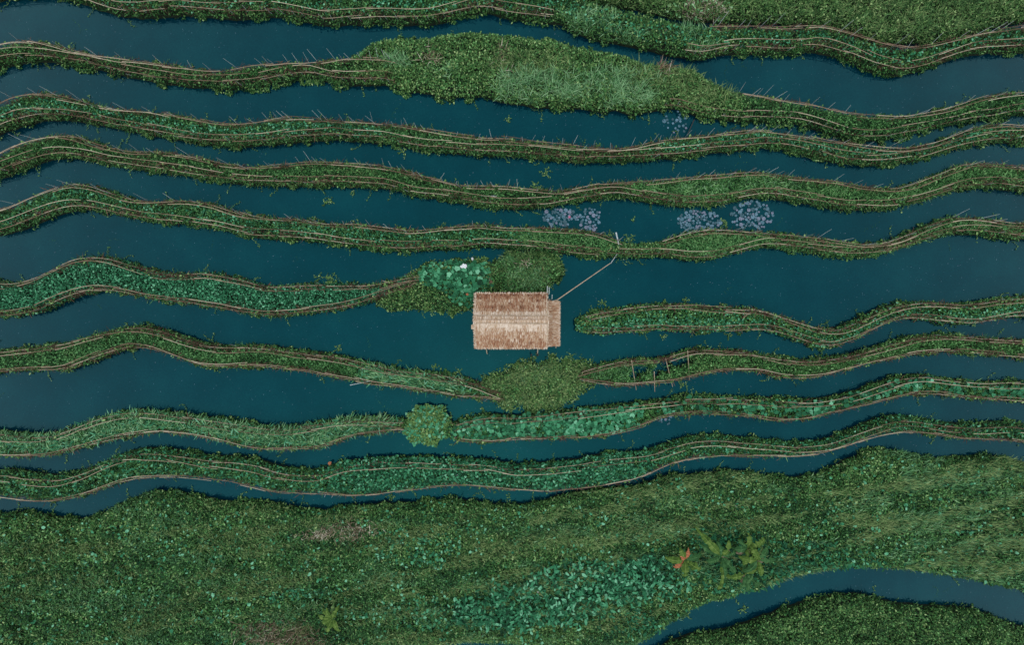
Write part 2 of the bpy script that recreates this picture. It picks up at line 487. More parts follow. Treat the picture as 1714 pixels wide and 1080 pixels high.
KIND = {  # shape, L range, W ratio, pitch range, z offset range, curl
    'small': ('leaf', (.11, .22), .60, (-10, 50), (.0, .30), .2),
    'medium': ('leaf', (.18, .32), .68, (-5, 42), (.05, .38), .2),
    'round': ('heart', (.26, .42), .95, (-5, 28), (.14, .40), .12),
    'big': ('leaf', (.32, .55), .50, (0, 50), (.10, .40), .3),
    'grass': ('blade', (.28, .55), .085, (25, 75), (-.02, .08), .35),
    'tall': ('blade', (.5, .95), .05, (35, 80), (.0, .12), .4),
    'spike': ('blade', (.45, .85), .10, (12, 50), (.05, .25), .25),
}


def layer(bd, parent, name, kind, dens, mat, mask=None, region=None, over=0.0, zadd=0.0, tb=.45, tv=.65, scale=1.0, azb=None, clump=.55, edge_in=.0):
    shape, lr, wr, pr, zr, curl = KIND[kind]
    x, y = bd.sample(dens, over, region)
    if len(x) == 0: return None
    p = np.ones(len(x))
    if mask is not None: p = p * mask(x, y)
    # patchiness
    nz = fbm(x / 22, y / 16, bd.seed * 7 + len(name)); p = p * (1 - clump * sstep(.35, .65, 1 - nz))
    p = p * (1 - bd.hole(x, y) * .97)
    if edge_in: p = p * (bd.dist(x, y) > edge_in)
    k = rng.random(len(x)) < p
    x, y = x[k], y[k]; N = len(x)
    if N == 0: return None
    L = (lr[0] + rng.random(N) ** 1.5 * (lr[1] - lr[0])) * scale
    W = L * wr * (.75 + .5 * rng.random(N))
    z = np.maximum(bd.z(x, y), .02) + zr[0] + rng.random(N) ** .8 * (zr[1] - zr[0]) * (.5 + nz[k]) + zadd
    d = bd.dist(x, y)
    z = np.where(d < 0, np.minimum(z, .12), z)
    pos = np.stack([(x - 857) / S, (540 - y) / S, z], 1)
    az = rng.random(N) * 2 * math.pi if azb is None else azb + rng.normal(0, .55, N)
    pitch = np.radians(pr[0] + rng.random(N) * (pr[1] - pr[0]))
    roll = rng.normal(0, .3, N)
    t = np.clip(tb + tv * rng.normal(0, .5, N) + .35 * (fbm(x / 30, y / 20, 91 + bd.seed) - .5), 0, 1)
    return leaves(name, pos, L, W, az, pitch, roll, mat, parent, t, shape, curl)


def fringe(bd, parent, name='fringe_weeds', dens=.8, mat=None, reach=.38):
    """creepers hanging over both water edges, in broken clumps and a few strands"""
    lo, hi = bd.x0, bd.x1
    ln = (hi - lo) / S
    N = int(ln * 2 * 60 * dens)
    x = lo + rng.random(N) * (hi - lo)
    up = rng.random(N) < .5
    ns = vnoise(x / 11.0, np.where(up, 3.3, 9.9) + bd.seed, 41) * .6 + vnoise(x / 31.0, np.where(up, 5.3, 7.9) + bd.seed, 42) * .4
    dd = rng.random(N)
    reachv = reach * sstep(.35, .8, ns)
    off = -.26 + dd * (.20 + reachv * .9)      # + is outwards over the water
    keep = rng.random(N) < (.12 + .9 * sstep(.42, .72, ns))
    x, up, off, ns = x[keep], up[keep], off[keep], ns[keep]; N = len(x)
    y = np.where(up, bd.top(x) - off * S, bd.bot(x) + off * S)
    z = np.where(off > 0, .02 + .12 * rng.random(N) * np.exp(-np.maximum(off, 0) * 4), .12 + .22 * rng.random(N))
    pos = np.stack([(x - 857) / S, (540 - y) / S, z], 1)
    L = .10 + .12 * rng.random(N); t = np.clip(.14 + .45 * sstep(.55, .85, ns) + .25 * rng.normal(0, .7, N), 0, 1)  # low base tint puts the bank's dark reflection into the weed colour
    leaves(name, pos, L, L * .6, rng.random(N) * 6.283, np.radians(rng.uniform(-10, 45, N)), rng.normal(0, .3, N), mat or M['dark'], parent, t, 'leaf', .2)
    yk = (ns > .56) & (rng.random(N) < .45)
    if yk.sum() > 3:
        n2 = int(yk.sum()); p2 = pos[yk] + rng.normal(0, .03, (n2, 3)); p2[:, 2] = np.maximum(p2[:, 2], .02) + .05; L2 = L[yk]
        leaves('bright_creepers', p2, L2, L2 * .6, rng.random(n2) * 6.283, np.radians(rng.uniform(-10, 45, n2)), rng.normal(0, .3, n2), M['yellow'], parent, np.clip(.6 + .3 * rng.normal(0, .7, n2), 0, 1), 'leaf', .2)
    # thin runners of leaves creeping out on the water
    K = int(ln * .55 * dens); P_ = []; 
    for i in range(K):
        x0 = rng.uniform(lo, hi); u = rng.random() < .5; a = rng.uniform(.5, 2.6); length = rng.uniform(.3, 1.1)
        px_, py_ = (x0 - 857) / S, (540 - float((bd.top if u else bd.bot)(x0))) / S
        s_ = 0
        while s_ < length:
            a += rng.normal(0, .25); px_ += math.cos(a) * .06; py_ += math.sin(a) * .06 * (1 if u else -1); s_ += .06
            P_.append((px_ + rng.normal(0, .02), py_ + rng.normal(0, .02), .015 + .04 * rng.random()))
    if P_:
        P_ = np.array(P_); N = len(P_); L = .06 + .08 * rng.random(N)
        leaves('trailing_stems', P_, L, L * .55, rng.random(N) * 6.283, np.radians(rng.uniform(-5, 35, N)), rng.normal(0, .3, N), M['yellow'], parent, np.clip(.55 + .3 * rng.normal(0, .7, N), 0, 1), 'leaf', .1)


def ell(cx, cy, rx, ry, soft=.35, wob=.5):
    def f(x, y):
        q = np.sqrt(((x - cx) / rx) ** 2 + ((y - cy) / ry) ** 2) + (fbm(x / 17, y / 17, 55) - .5) * wob
        return 1 - sstep(1 - soft, 1 + soft, q)
    return f


def xr(a, b_, soft=12):
    return lambda x, y: sstep(a - soft, a + soft, x) * (1 - sstep(b_ - soft, b_ + soft, x))


def inv(f): return lambda x, y: 1 - f(x, y)
def mul(*fs):
    def g(x, y):
        r = 1
        for f in fs: r = r * f(x, y)
        return r
    return g
def uni(*fs):
    def g(x, y):
        r = 0
        for f in fs: r = np.maximum(r, f(x, y))
        return r
    return g


def midline(bd, frac=.75):
    """keeps to the inner part of a bed"""
    def f(x, y):
        a, b_ = bd.top(x), bd.bot(x); t = np.abs((y - a) / (b_ - a) - .5) * 2
        return 1 - sstep(frac - .15, frac + .15, t)
    return f


def garden(key, label, group='long floating garden beds'):
    bd = BEDS[key]
    xm = min(max((bd.x0 + bd.x1) / 2, 500), 1200)
    ym = float((bd.top(xm) + bd.bot(xm)) / 2)
    v = P(xm, ym); v.z = 0
    root = empty('garden_bed', v, label, 'garden bed', group)
    bd.root = root
    bd.raft(root)
    return bd, root


# A ------------------------------------------------------------
bd, r = garden('A', 'dark grassy bed along the very top, bulging into pale tufts on the right')
layer(bd, r, 'grass', 'grass', 120, M['dark'], tb=.5, scale=.9)
layer(bd, r, 'grass', 'small', 90, M['mid'], tb=.4)
layer(bd, r, 'leafy_weeds', 'small', 70, M['yellow'], mask=xr(930, 1264, 20), tb=.4)
layer(bd, r, 'pale_grass_tufts', 'tall', 80, M['pale'], mask=uni(ell(985, 40, 40, 20), ell(1040, 65, 40, 14), ell(1155, 58, 30, 12), xr(1150, 1180, 20)), tb=.5, scale=.9)
layer(bd, r, 'dry_grass', 'grass', 70, M['dry'], mask=uni(ell(1105, 62, 16, 12), ell(560, 22, 18, 8)), tb=.3)
layer(bd, r, 'crop_leaves', 'medium', 30, M['teal'], mask=midline(bd, .6), tb=.45, scale=.8)
fringe(bd, r)
# T ------------------------------------------------------------
bd, r = garden('T', 'broad yellow green weedy bank at the top right corner with a dry brown patch')
layer(bd, r, 'leafy_weeds', 'small', 150, M['yellow'], tb=.4, clump=.3)
layer(bd, r, 'grass', 'grass', 90, M['mid'], tb=.5)
layer(bd, r, 'olive_grass', 'tall', 50, M['olive'], tb=.6, scale=.8)
layer(bd, r, 'dry_grass', 'grass', 160, M['dry'], mask=ell(1172, 20, 34, 18), tb=.7)
layer(bd, r, 'pale_leaves', 'medium', 30, M['pale'], mask=ell(1165, 22, 40, 20), tb=.8)
fringe(bd, r)
# B ------------------------------------------------------------
bd, r = garden('B', 'widest floating bed near the top, swollen in the middle into an overgrown weedy island')
cen = mul(xr(600, 1235, 20))
layer(bd, r, 'grass', 'grass', 100, M['dark'], mask=inv(cen), tb=.5)
layer(bd, r, 'crop_leaves', 'small', 110, M['mid'], mask=inv(cen), tb=.4)
layer(bd, r, 'leafy_weeds', 'small', 190, M['yellow'], mask=cen, tb=.42, clump=.45)
layer(bd, r, 'green_weeds', 'small', 110, M['mid'], mask=cen, tb=.55, clump=.3)
layer(bd, r, 'pale_grass_tufts', 'tall', 150, M['pale'], mask=uni(ell(885, 150, 55, 24), ell(985, 150, 110, 24), ell(1040, 165, 60, 16), ell(670, 112, 20, 9), ell(745, 128, 22, 8), ell(845, 150, 15, 20)), tb=.6, clump=.75)
layer(bd, r, 'olive_grass', 'tall', 90, M['olive'], mask=uni(ell(1110, 135, 60, 22), ell(1180, 165, 50, 18), ell(880, 115, 60, 20)), tb=.55)
layer(bd, r, 'dry_grass', 'tall', 80, M['dry'], mask=uni(ell(722, 100, 22, 12), ell(845, 112, 12, 22), ell(1107, 118, 14, 14)), tb=.55, clump=.9)
layer(bd, r, 'reed_plumes', 'tall', 60, M['redleaf'], mask=ell(1108, 117, 12, 12), tb=.6, zadd=.4)
fringe(bd, r, dens=1.4, reach=.6)
# C ------------------------------------------------------------
bd, r = garden('C', 'slim curving bed just below the overgrown island, with four pale rails along it')
layer(bd, r, 'grass', 'grass', 120, M['dark'], tb=.5)
layer(bd, r, 'grass', 'small', 110, M['dark'], tb=.6)
layer(bd, r, 'crop_leaves', 'medium', 85, M['teal'], mask=mul(midline(bd, .55), uni(xr(0, 640, 30), xr(1100, 1700, 40))), tb=.42, scale=.75)
layer(bd, r, 'crop_leaves', 'small', 60, M['mid'], mask=midline(bd, .6), tb=.5)
layer(bd, r, 'olive_grass', 'grass', 60, M['olive'], mask=inv(midline(bd, .6)), tb=.5)
fringe(bd, r, dens=1.1)
# D ------------------------------------------------------------
bd, r = garden('D', 'curving bed whose right end swells with feathery crops, above the lily pads')
layer(bd, r, 'grass', 'grass', 130, M['dark'], tb=.55)
layer(bd, r, 'crop_leaves', 'small', 110, M['mid'], tb=.4, clump=.4)
layer(bd, r, 'olive_grass', 'grass', 80, M['olive'], mask=uni(inv(midline(bd, .65)), ell(590, 294, 50, 7)), tb=.5)
layer(bd, r, 'feathery_crops', 'spike', 90, M['mid'], mask=mul(midline(bd, .75), xr(1060, 1800, 20)), tb=.7, scale=.6)
layer(bd, r, 'feathery_crops', 'spike', 40, M['pale'], mask=mul(midline(bd, .65), xr(1090, 1330, 20)), tb=.55, scale=.6)
fringe(bd, r)
# E ------------------------------------------------------------
bd, r = garden('E', 'curving bed right above the hut, pinched thin where a loose pole lies across it')
layer(bd, r, 'grass', 'grass', 90, M['dark'], tb=.5)
layer(bd, r, 'crop_leaves', 'small', 150, M['dark'], tb=.65, clump=.3)
layer(bd, r, 'crop_leaves', 'medium', 55, M['teal'], mask=mul(midline(bd, .65), xr(-200, 900, 30)), tb=.4, scale=.75)
layer(bd, r, 'bright_crops', 'spike', 130, M['mid'], mask=mul(midline(bd, .75), uni(xr(1085, 1800, 20), xr(840, 1000, 20))), tb=.75, scale=.5)
layer(bd, r, 'leafy_weeds', 'small', 120, M['yellow'], mask=uni(ell(1070, 420, 60, 20), ell(1000, 428, 60, 8)), tb=.45)
fringe(bd, r)
# F ------------------------------------------------------------
bd, r = garden('F', 'blue green bed at the left whose tip meets the squash patch beside the hut')
layer(bd, r, 'crop_leaves', 'small', 190, M['teal'], tb=.38, clump=.3)
layer(bd, r, 'crop_leaves', 'medium', 70, M['teal'], mask=midline(bd, .7), tb=.5, scale=.75)
layer(bd, r, 'grass', 'grass', 80, M['mid'], mask=inv(midline(bd, .65)), tb=.45)
layer(bd, r, 'withered_grass', 'grass', 120, M['dry'], mask=xr(640, 720, 15), tb=.35)
fringe(bd, r)
# H ------------------------------------------------------------
bd, r = garden('H', 'rounded tip bed pointing left towards the hut, planted with low green rows')
layer(bd, r, 'crop_leaves', 'small', 200, M['mid'], tb=.45, clump=.3)
layer(bd, r, 'crop_leaves', 'medium', 90, M['teal'], mask=lambda x, y: sstep(.45, .7, (y - bd.top(x)) / (bd.bot(x) - bd.top(x))), tb=.5, scale=.8)
layer(bd, r, 'crop_leaves', 'medium', 30, M['teal'], tb=.5, scale=.7)
layer(bd, r, 'leafy_weeds', 'small', 150, M['yellow'], mask=ell(975, 545, 24, 24), tb=.5)
fringe(bd, r)
# I ------------------------------------------------------------
bd, r = garden('I', 'tapering bed at the lower left of the hut, half filled with long spiky leaves')
layer(bd, r, 'crop_leaves', 'small', 190, M['dark'], tb=.6, clump=.3)
layer(bd, r, 'grass', 'grass', 80, M['mid'], tb=.5)
layer(bd, r, 'spiky_crops', 'spike', 75, M['pale'], mask=mul(midline(bd, .75), xr(612, 785, 12)), tb=.5, scale=1.0, azb=2.7)
layer(bd, r, 'spiky_crops', 'spike', 50, M['teal'], mask=mul(midline(bd, .75), xr(605, 800, 12)), tb=.6, scale=.95)
layer(bd, r, 'leafy_weeds', 'small', 110, M['yellow'], mask=lambda x, y: xr(600, 850)(x, y) * (1 - sstep(.1, .35, (y - bd.top(x)) / (bd.bot(x) - bd.top(x)))), tb=.4)
fringe(bd, r)
# K ------------------------------------------------------------
bd, r = garden('K', 'half flooded bed right of the weed mat, thin poles across its wet patches')
layer(bd, r, 'grass', 'grass', 140, M['mid'], tb=.5)
layer(bd, r, 'crop_leaves', 'small', 150, M['mid'], tb=.5, clump=.5)
layer(bd, r, 'feathery_crops', 'spike', 70, M['pale'], mask=mul(midline(bd, .7), xr(985, 1080, 20)), tb=.35, scale=.5)
layer(bd, r, 'leafy_weeds', 'small', 110, M['yellow'], mask=uni(ell(1185, 605, 40, 22), ell(1075, 595, 22, 8)), tb=.45)
fringe(bd, r)
# L ------------------------------------------------------------
bd, r = garden('L', 'long bed with spiky leaves left of its round bush, broad squash leaves right')
layer(bd, r, 'leafy_weeds', 'small', 150, M['mid'], tb=.42, clump=.3)
layer(bd, r, 'grass', 'grass', 60, M['mid'], tb=.4)
layer(bd, r, 'spiky_crops', 'spike', 150, M['pale'], mask=mul(midline(bd, .8), xr(-200, 660, 12)), tb=.5, azb=.5, scale=.9)
layer(bd, r, 'spiky_crops', 'spike', 60, M['teal'], mask=mul(midline(bd, .8), xr(-200, 670, 12)), tb=.6, scale=.9)
layer(bd, r, 'squash_leaves', 'round', 42, M['teal'], mask=mul(midline(bd, .85), xr(762, 1070, 12)), tb=.55, tv=.5, clump=.3)
layer(bd, r, 'squash_leaves', 'round', 30, M['teal'], mask=mul(midline(bd, .7), xr(1110, 1800, 20)), tb=.45, tv=.5)
layer(bd, r, 'leafy_weeds', 'small', 70, M['yellow'], mask=inv(midline(bd, .75)), tb=.4)
fringe(bd, r)
# M ------------------------------------------------------------
bd, r = garden('M', 'lowest long bed, packed with small blue green leaves above the wide weedy bank')
layer(bd, r, 'leafy_weeds', 'small', 130, M['dark'], tb=.6, clump=.3)
layer(bd, r, 'crop_leaves', 'medium', 120, M['teal'], mask=xr(540, 1070, 30), tb=.4, scale=.95)
layer(bd, r, 'crop_leaves', 'medium', 50, M['teal'], tb=.35, scale=.85)
layer(bd, r, 'grass', 'grass', 90, M['mid'], mask=uni(xr(-200, 580, 30), xr(1050, 1900, 30)), tb=.5)
layer(bd, r, 'leafy_weeds', 'small', 60, M['yellow'], mask=uni(ell(590, 812, 40, 12), ell(1004, 776, 8, 8), ell(515, 790, 20, 10)), tb=.5)
fringe(bd, r)
# N: wide bank ---------------------------------------------------
bd, r = garden('N', 'wide weedy bank filling the bottom, with creepers, broad leaves and dry spots', None)
r['category'] = 'weedy bank'
r.name = 'weedy_bank'
up = lambda x, y: 1 - sstep(.15, .45, (y - bd.top(x)) / (bd.bot(x) - bd.top(x)))
layer(bd, r, 'creepers', 'small', 150, M['mid'], tb=.42, clump=.25)
layer(bd, r, 'pale_creepers', 'small', 60, M['yellow'], tb=.5, clump=.6)
layer(bd, r, 'creepers', 'small', 170, M['yellow'], mask=uni(up, ell(1000, 1060, 260, 30), ell(470, 925, 40, 18), ell(1000, 880, 300, 50), ell(1180, 990, 90, 26)), tb=.4, clump=.5)
layer(bd, r, 'grass', 'grass', 70, M['dark'], tb=.6)
layer(bd, r, 'grass', 'grass', 90, M['olive'], mask=uni(ell(1130, 850, 110, 20), ell(900, 905, 120, 22), ell(820, 900, 60, 30), ell(480, 1045, 60, 22), ell(900, 1050, 140, 16)), tb=.45, clump=.5)
layer(bd, r, 'scattered_broad_leaves', 'medium', 6, M['teal'], tb=.6, clump=.9, scale=1.1)
layer(bd, r, 'broad_leaves', 'medium', 36, M['teal'], mask=uni(ell(700, 905, 60, 38), ell(740, 1020, 100, 26), ell(520, 990, 60, 14), ell(1230, 890, 50, 16)), tb=.5, clump=.85, scale=1.1)
layer(bd, r, 'broad_leaves', 'big', 66, M['teal'], mask=uni(ell(900, 1000, 90, 38), ell(1010, 965, 110, 36), ell(1080, 950, 50, 30), ell(830, 1010, 60, 30)), tb=.47, tv=.7, clump=.6, scale=.92, zadd=.12)
layer(bd, r, 'broad_leaves', 'big', 55, M['teal'], mask=uni(ell(1215, 925, 70, 48), ell(1050, 1035, 45, 26), ell(1330, 950, 120, 40)), tb=.3, tv=.4, scale=.8)
layer(bd, r, 'dry_grass', 'grass', 100, M['dry'], mask=uni(ell(600, 884, 24, 9, .6, .9), ell(548, 888, 42, 6, .6, .9)), tb=.75, clump=.8, zadd=.3, scale=1.1)
layer(bd, r, 'dry_grass', 'tall', 110, M['dry'], mask=uni(ell(470, 1045, 60, 16), ell(500, 1062, 60, 12), ell(590, 880, 40, 14)), tb=.35, clump=.5)
streak = lambda x, y: sstep(.50, .66, fbm(x / 95 + y / 60, y / 17 + x / 140, 23))
layer(bd, r, 'soft_grass', 'grass', 170, M['olive'], mask=streak, tb=.6, scale=1.0, zadd=.18, clump=.3, azb=.3)
layer(bd, r, 'soft_grass', 'grass', 110, M['pale'], mask=lambda x, y: sstep(.53, .7, fbm(x / 80 + 9, y / 22 + 4, 29)), tb=.3, zadd=.18, clump=.4, azb=.8)
layer(bd, r, 'dark_hollows', 'small', 120, M['dark'], mask=lambda x, y: sstep(.5, .62, fbm(x / 50 + 3, y / 20, 37)), tb=.3, zadd=.12, clump=.2)  # patches of dark leaves; the shade of hollows is put into their colour
layer(bd, r, 'pale_leaves', 'medium', 2, M['teal'], tb=.9, clump=.95, scale=.9)
fringe(bd, r, dens=1.2)
# O ------------------------------------------------------------
bd, r = garden('O', 'corner of another weedy bank showing below the dark pond at the bottom right', None)
r['category'] = 'weedy bank'
r.name = 'weedy_bank'
layer(bd, r, 'creepers', 'small', 170, M['yellow'], tb=.35, clump=.4)
layer(bd, r, 'creepers', 'small', 110, M['mid'], tb=.4)
layer(bd, r, 'grass', 'grass', 80, M['dark'], tb=.5)
fringe(bd, r)


# ------------------------------------------------------------------ patches beside the hut
def patch(key, name, label, cat):
    bd = BEDS[key]; xm = (bd.x0 + bd.x1) / 2
    v = P(xm, float((bd.top(xm) + bd.bot(xm)) / 2)); v.z = 0
    root = empty(name, v, label, cat)
    bd.raft(root, 'root_mat'); return bd, root


bd, r = patch('G', 'squash_patch', 'patch of broad round squash leaves left of and above the thatched hut', 'squash patch')
layer(bd, r, 'creepers', 'small', 190, M['yellow'], tb=.42, clump=.35, over=5)
layer(bd, r, 'undergrowth', 'small', 100, M['dark'], tb=.5)
layer(bd, r, 'squash_leaves', 'round', 38, M['teal'], mask=uni(ell(785, 465, 38, 32, .15, .2), ell(740, 462, 34, 24, .2, .2), ell(780, 495, 26, 16, .2)), tb=.5, tv=.5, clump=.1, scale=1.05, over=3)
layer(bd, r, 'squash_leaves', 'round', 9, M['teal'], mask=uni(ell(790, 470, 34, 28)), tb=.6, tv=.5, clump=.1, zadd=.15, scale=1.15)
fringe(bd, r, dens=3, reach=.7)
bd, r = patch('S', 'shrub', 'low tangled olive green shrub right behind the thatched roof', 'shrub')
layer(bd, r, 'undergrowth', 'small', 170, M['yellow'], tb=.4, clump=.35, over=6)
layer(bd, r, 'leafy_twigs', 'small', 150, M['mid'], mask=ell(880, 460, 60, 34), tb=.4, zadd=.35, over=4)
layer(bd, r, 'feathery_sprays', 'tall', 130, M['pale'], mask=uni(ell(880, 468, 34, 18), ell(850, 440, 16, 10)), tb=.35, zadd=.35, scale=.7)
layer(bd, r, 'feathery_sprays', 'tall', 110, M['olive'], mask=ell(880, 450, 55, 30), tb=.45, zadd=.25, scale=.8)
layer(bd, r, 'dead_leaves', 'small', 90, M['redleaf'], mask=uni(ell(905, 456, 6, 7), ell(822, 474, 5, 5)), tb=.45, zadd=.4)
layer(bd, r, 'dead_leaves', 'grass', 120, M['dry'], mask=uni(ell(877, 443, 8, 4)), tb=.7, zadd=.5)
fringe(bd, r, dens=4, reach=1.1)
bd, r = patch('J', 'weed_mat', 'floating mat of tangled yellow green creepers joining two beds below the hut', 'weed mat')
layer(bd, r, 'creepers', 'small', 170, M['yellow'], tb=.5, clump=.5, over=6)
layer(bd, r, 'stray_creepers', 'small', 90, M['yellow'], tb=.5, clump=1.0, over=14)
layer(bd, r, 'creepers', 'small', 130, M['mid'], tb=.55, clump=.5, over=4)
layer(bd, r, 'grass', 'grass', 170, M['olive'], tb=.65, clump=.6, zadd=.1)
layer(bd, r, 'grass_tufts', 'tall', 130, M['pale'], tb=.45, scale=.55, clump=.8)
fringe(bd, r, dens=4, reach=.8)

# round bush on bed L --------------------------------------------
c0 = P(716, 712, .3)
rb = empty('round_bush', (c0.x, c0.y, .3), 'round leafy bush bulging over both edges of the long bed', 'bush')
N = 5200
u = rng.normal(size=(N, 3)); u /= np.linalg.norm(u, axis=1)[:, None]; u[:, 2] = np.abs(u[:, 2])
rad = (.5 + .5 * rng.random(N) ** .6) * (.62 + .8 * fbm(u[:, 0] * 3.5 + 5, u[:, 1] * 3.5 + 5, 8))
pos = u * rad[:, None] * np.array([2.05, 1.5, .7]) + np.array([c0.x, c0.y, .3])
hf = N // 3
az = np.arctan2(u[:, 1], u[:, 0]) + rng.normal(0, .8, N)
L = .12 + .12 * rng.random(N)
leaves('leaves', pos[:-hf], L[:-hf], L[:-hf] * .6, az[:-hf], np.radians(rng.uniform(-15, 45, N - hf)), rng.normal(0, .3, N - hf), M['yellow'], rb, np.clip(.6 + .25 * rng.normal(0, .7, N - hf), 0, 1), 'leaf', .2)
L = .22 + .14 * rng.random(hf)
leaves('broad_leaves', pos[-hf:][:620] * 1, L[:620], L[:620] * .8, az[:620], np.radians(rng.uniform(-10, 30, 620)), rng.normal(0, .3, 620), M['teal'], rb, np.clip(.75 + .25 * rng.normal(0, .7, 620), 0, 1), 'heart', .15)
mb = MB()
for k in range(14):
    a = k * 2.4; mb.tube([(c0.x, c0.y, .25), (c0.x + math.cos(a) * .5, c0.y + math.sin(a) * .4, .6), (c0.x + math.cos(a) * 1.3, c0.y + math.sin(a) * 1.0, .85)], [.03, .02, .008], 5)
mb.build('stem', M['wood'], rb)


# ------------------------------------------------------------------ bamboo fences
def stake_mesh(n, r0=.019, mat=None):
    b = MB(); pts = [(0, 0, 0), (.006 * n, 0, .35), (0, .008, .7), (-.006, 0, 1.0)]
    b.tube(pts, [r0, r0 * .95, r0 * .85, r0 * .6], 5, .3 + .25 * n)
    me_o = b.build('stake', mat or M['stake']); me = me_o.data
    bpy.data.objects.remove(me_o); return me


STK = [stake_mesh(0), stake_mesh(1), stake_mesh(2)]
TWG = None


def fence(key, side, xa, xb, label, pts=None,  hi=1.2, lo=.86, st=(1.5, 2.35), sp=.72, spo=1.7, gap=6.0, ins=4.0, brown=1.0):
    bd = BEDS[key]
    if (side == 't' and key in 'ABCDE') or (side == 'b' and key in 'FHILM'): ins -= 1.8
    if (side == 'b' and key in 'ABCDE'): gap += 1.5
    xa, xb = max(xa, XMIN + 6), min(xb, XMAX - 6)
    xm = min(max((xa + xb) / 2, 480), 1230)
    e = bd.top if side == 't' else bd.bot
    s = 1 if side == 't' else -1
    gx = np.arange(XMIN, XMAX, 4.0)
    ey = e(gx)
    if pts:
        mk = gx > pts[0][0]; ey[mk] = np.interp(gx[mk], [p[0] for p in pts], [p[1] for p in pts])
    k = np.ones(9) / 9; ey = np.convolve(np.pad(ey, 4, mode='edge'), k, 'valid')

    def path(x, inset): return np.interp(x, gx, ey) + s * inset
    y0 = float(path(xm, ins))
    root = empty('bamboo_fence', ((xm - 857) / S, (540 - y0) / S, .2), label, 'fence', 'bamboo rail fences edging the floating beds')
    # each rail is a run of overlapping bamboo poles
    for nm, inset, z0, ph in (('lower_rail', ins, lo, 0), ('upper_rail', ins + gap, hi, 37)):
        b = MB(); x = xa + (rng.random() * 20)
        for extra in range(1):
            while x < xb - 8:
                ln = rng.uniform(38, 95); x1 = min(x + ln, xb)
                n = max(3, int((x1 - x) / 14) + 1)
                xs = np.linspace(x, x1, n)
                j0, j1 = rng.normal(0, 1.1), rng.normal(0, 1.1); zj = rng.normal(0, .05)
                ys = path(xs, inset) + np.linspace(j0, j1, n)
                pts = [((xx - 857) / S, (540 - yy) / S, z0 + zj + .05 * math.sin(xx / 19 + ph)) for xx, yy in zip(xs, ys)]
                b.tube(pts, [.024 * (1 - .4 * i / n) for i in range(n)], 5, float(np.clip(rng.normal(.5, .32), 0, 1)))
                if x1 >= xb - 1: break
                x = x1 - rng.uniform(6, 16) if rng.random() < .82 else x1 + rng.uniform(4, 22)
        b.build('rail', M['bamboo'], root)
    # withered vines caught between the two rails
    ln = (xb - xa) / S; N = int(ln * 48 * brown)
    if N:
        x = rng.uniform(xa, xb, N)
        nz = vnoise(x / 13, x * 0 + bd.seed + s, 61)
        kk = rng.random(N) < .25 + .9 * nz
        x = x[kk]; N = len(x)
        y = path(x, 0) + s * (ins - 1.5 + rng.random(N) * (gap + 2))
        z = .3 + rng.random(N) * (lo - .1)
        pos = np.stack([(x - 857) / S, (540 - y) / S, z], 1)
        L = .18 + .4 * rng.random(N)
        leaves('withered_vine', pos, L, .018 + .03 * rng.random(N), np.where(rng.random(N) < .6, rng.normal(0, .45, N), rng.random(N) * 6.28), np.radians(rng.uniform(-20, 40, N)), rng.normal(0, .6, N), M['brown'], root, np.clip(.55 + .35 * rng.normal(0, .6, N), 0, 1), 'blade', .2)
        N2 = int(N * .35); x = rng.uniform(xa, xb, N2); nz = vnoise(x / 9, x * 0 + bd.seed + s + 4, 62); x = x[nz > .55]; N2 = len(x)
        y = path(x, 0) + s * (ins - 2 + rng.random(N2) * (gap + 2))
        pos = np.stack([(x - 857) / S, (540 - y) / S, .4 + rng.random(N2) * .6], 1)
        L = .12 + .12 * rng.random(N2)
        leaves('climbing_leaves', pos, L, L * .65, rng.random(N2) * 6.28, np.radians(rng.uniform(-10, 40, N2)), rng.normal(0, .3, N2), M['yellow'], root, np.clip(.6 + .3 * rng.normal(0, .6, N2), 0, 1), 'leaf', .2)
    # stakes
    xs = []; x = xa + 5
    while x < xb:
        xs.append(x)
        inside = 440 < x < 1275
        x += (sp if inside else spo) * S * rng.uniform(.6, 1.4)
    if len(xs) > 98: xs = xs[:98]
    rl = root.location
    for x in xs:
        ps = path(x, ins + 1.5 + rng.normal(0, .8))
        o = bpy.data.objects.new('stake', random.choice(STK)); COL.objects.link(o); o.parent = root
        h = rng.uniform(*st) if (s > 0 and rng.random() < .85) else rng.uniform(.75, 1.15)
        z0 = -.15
        o.location = ((x - 857) / S - rl.x, (540 - ps) / S - rl.y, z0 - rl.z)
        o.scale = (1, 1, h - z0)
        o.rotation_euler = (rng.normal(0, .10) + .08 * s, rng.normal(0, .10), rng.random() * 6.28)
        o.rotation_euler = (rng.normal(0, .07) - s * .05, rng.normal(0, .13), 0)
    return root


fence('A', 't', -170, 945, 'bamboo fence along the upper edge of the topmost dark grassy bed')
fence('A', 'b', -170, 925, 'bamboo fence along the lower edge of the topmost dark grassy bed')
fence('A', 't', 1178, 1884, 'short bamboo fence at the top right beside the narrow dark channel')
fence('A', 'b', 1140, 1884, 'short bamboo fence under the pale tufts in the top right corner')
fence('B', 't', -170, 668, 'bamboo fence along the upper edge of the bed left of the overgrown island', pts=[(560, 108), (600, 104), (650, 106), (680, 111)])
fence('B', 'b', -170, 664, 'bamboo fence along the lower edge of the bed left of the overgrown island')
fence('B', 'b', 1105, 1884, 'grey rail fence half buried in grass at the right end of the overgrown island', st=(.9, 1.3), sp=1.2, brown=.3, hi=.85, lo=.6)
fence('B', 't', 1225, 1884, 'bamboo fence on the upper edge of the bed right of the overgrown island', brown=.5)
fence('C', 't', -170, 1884, 'bamboo fence on the upper edge of the slim bed below the overgrown island')
fence('C', 'b', -170, 1884, 'bamboo fence on the lower edge of the slim bed below the overgrown island')
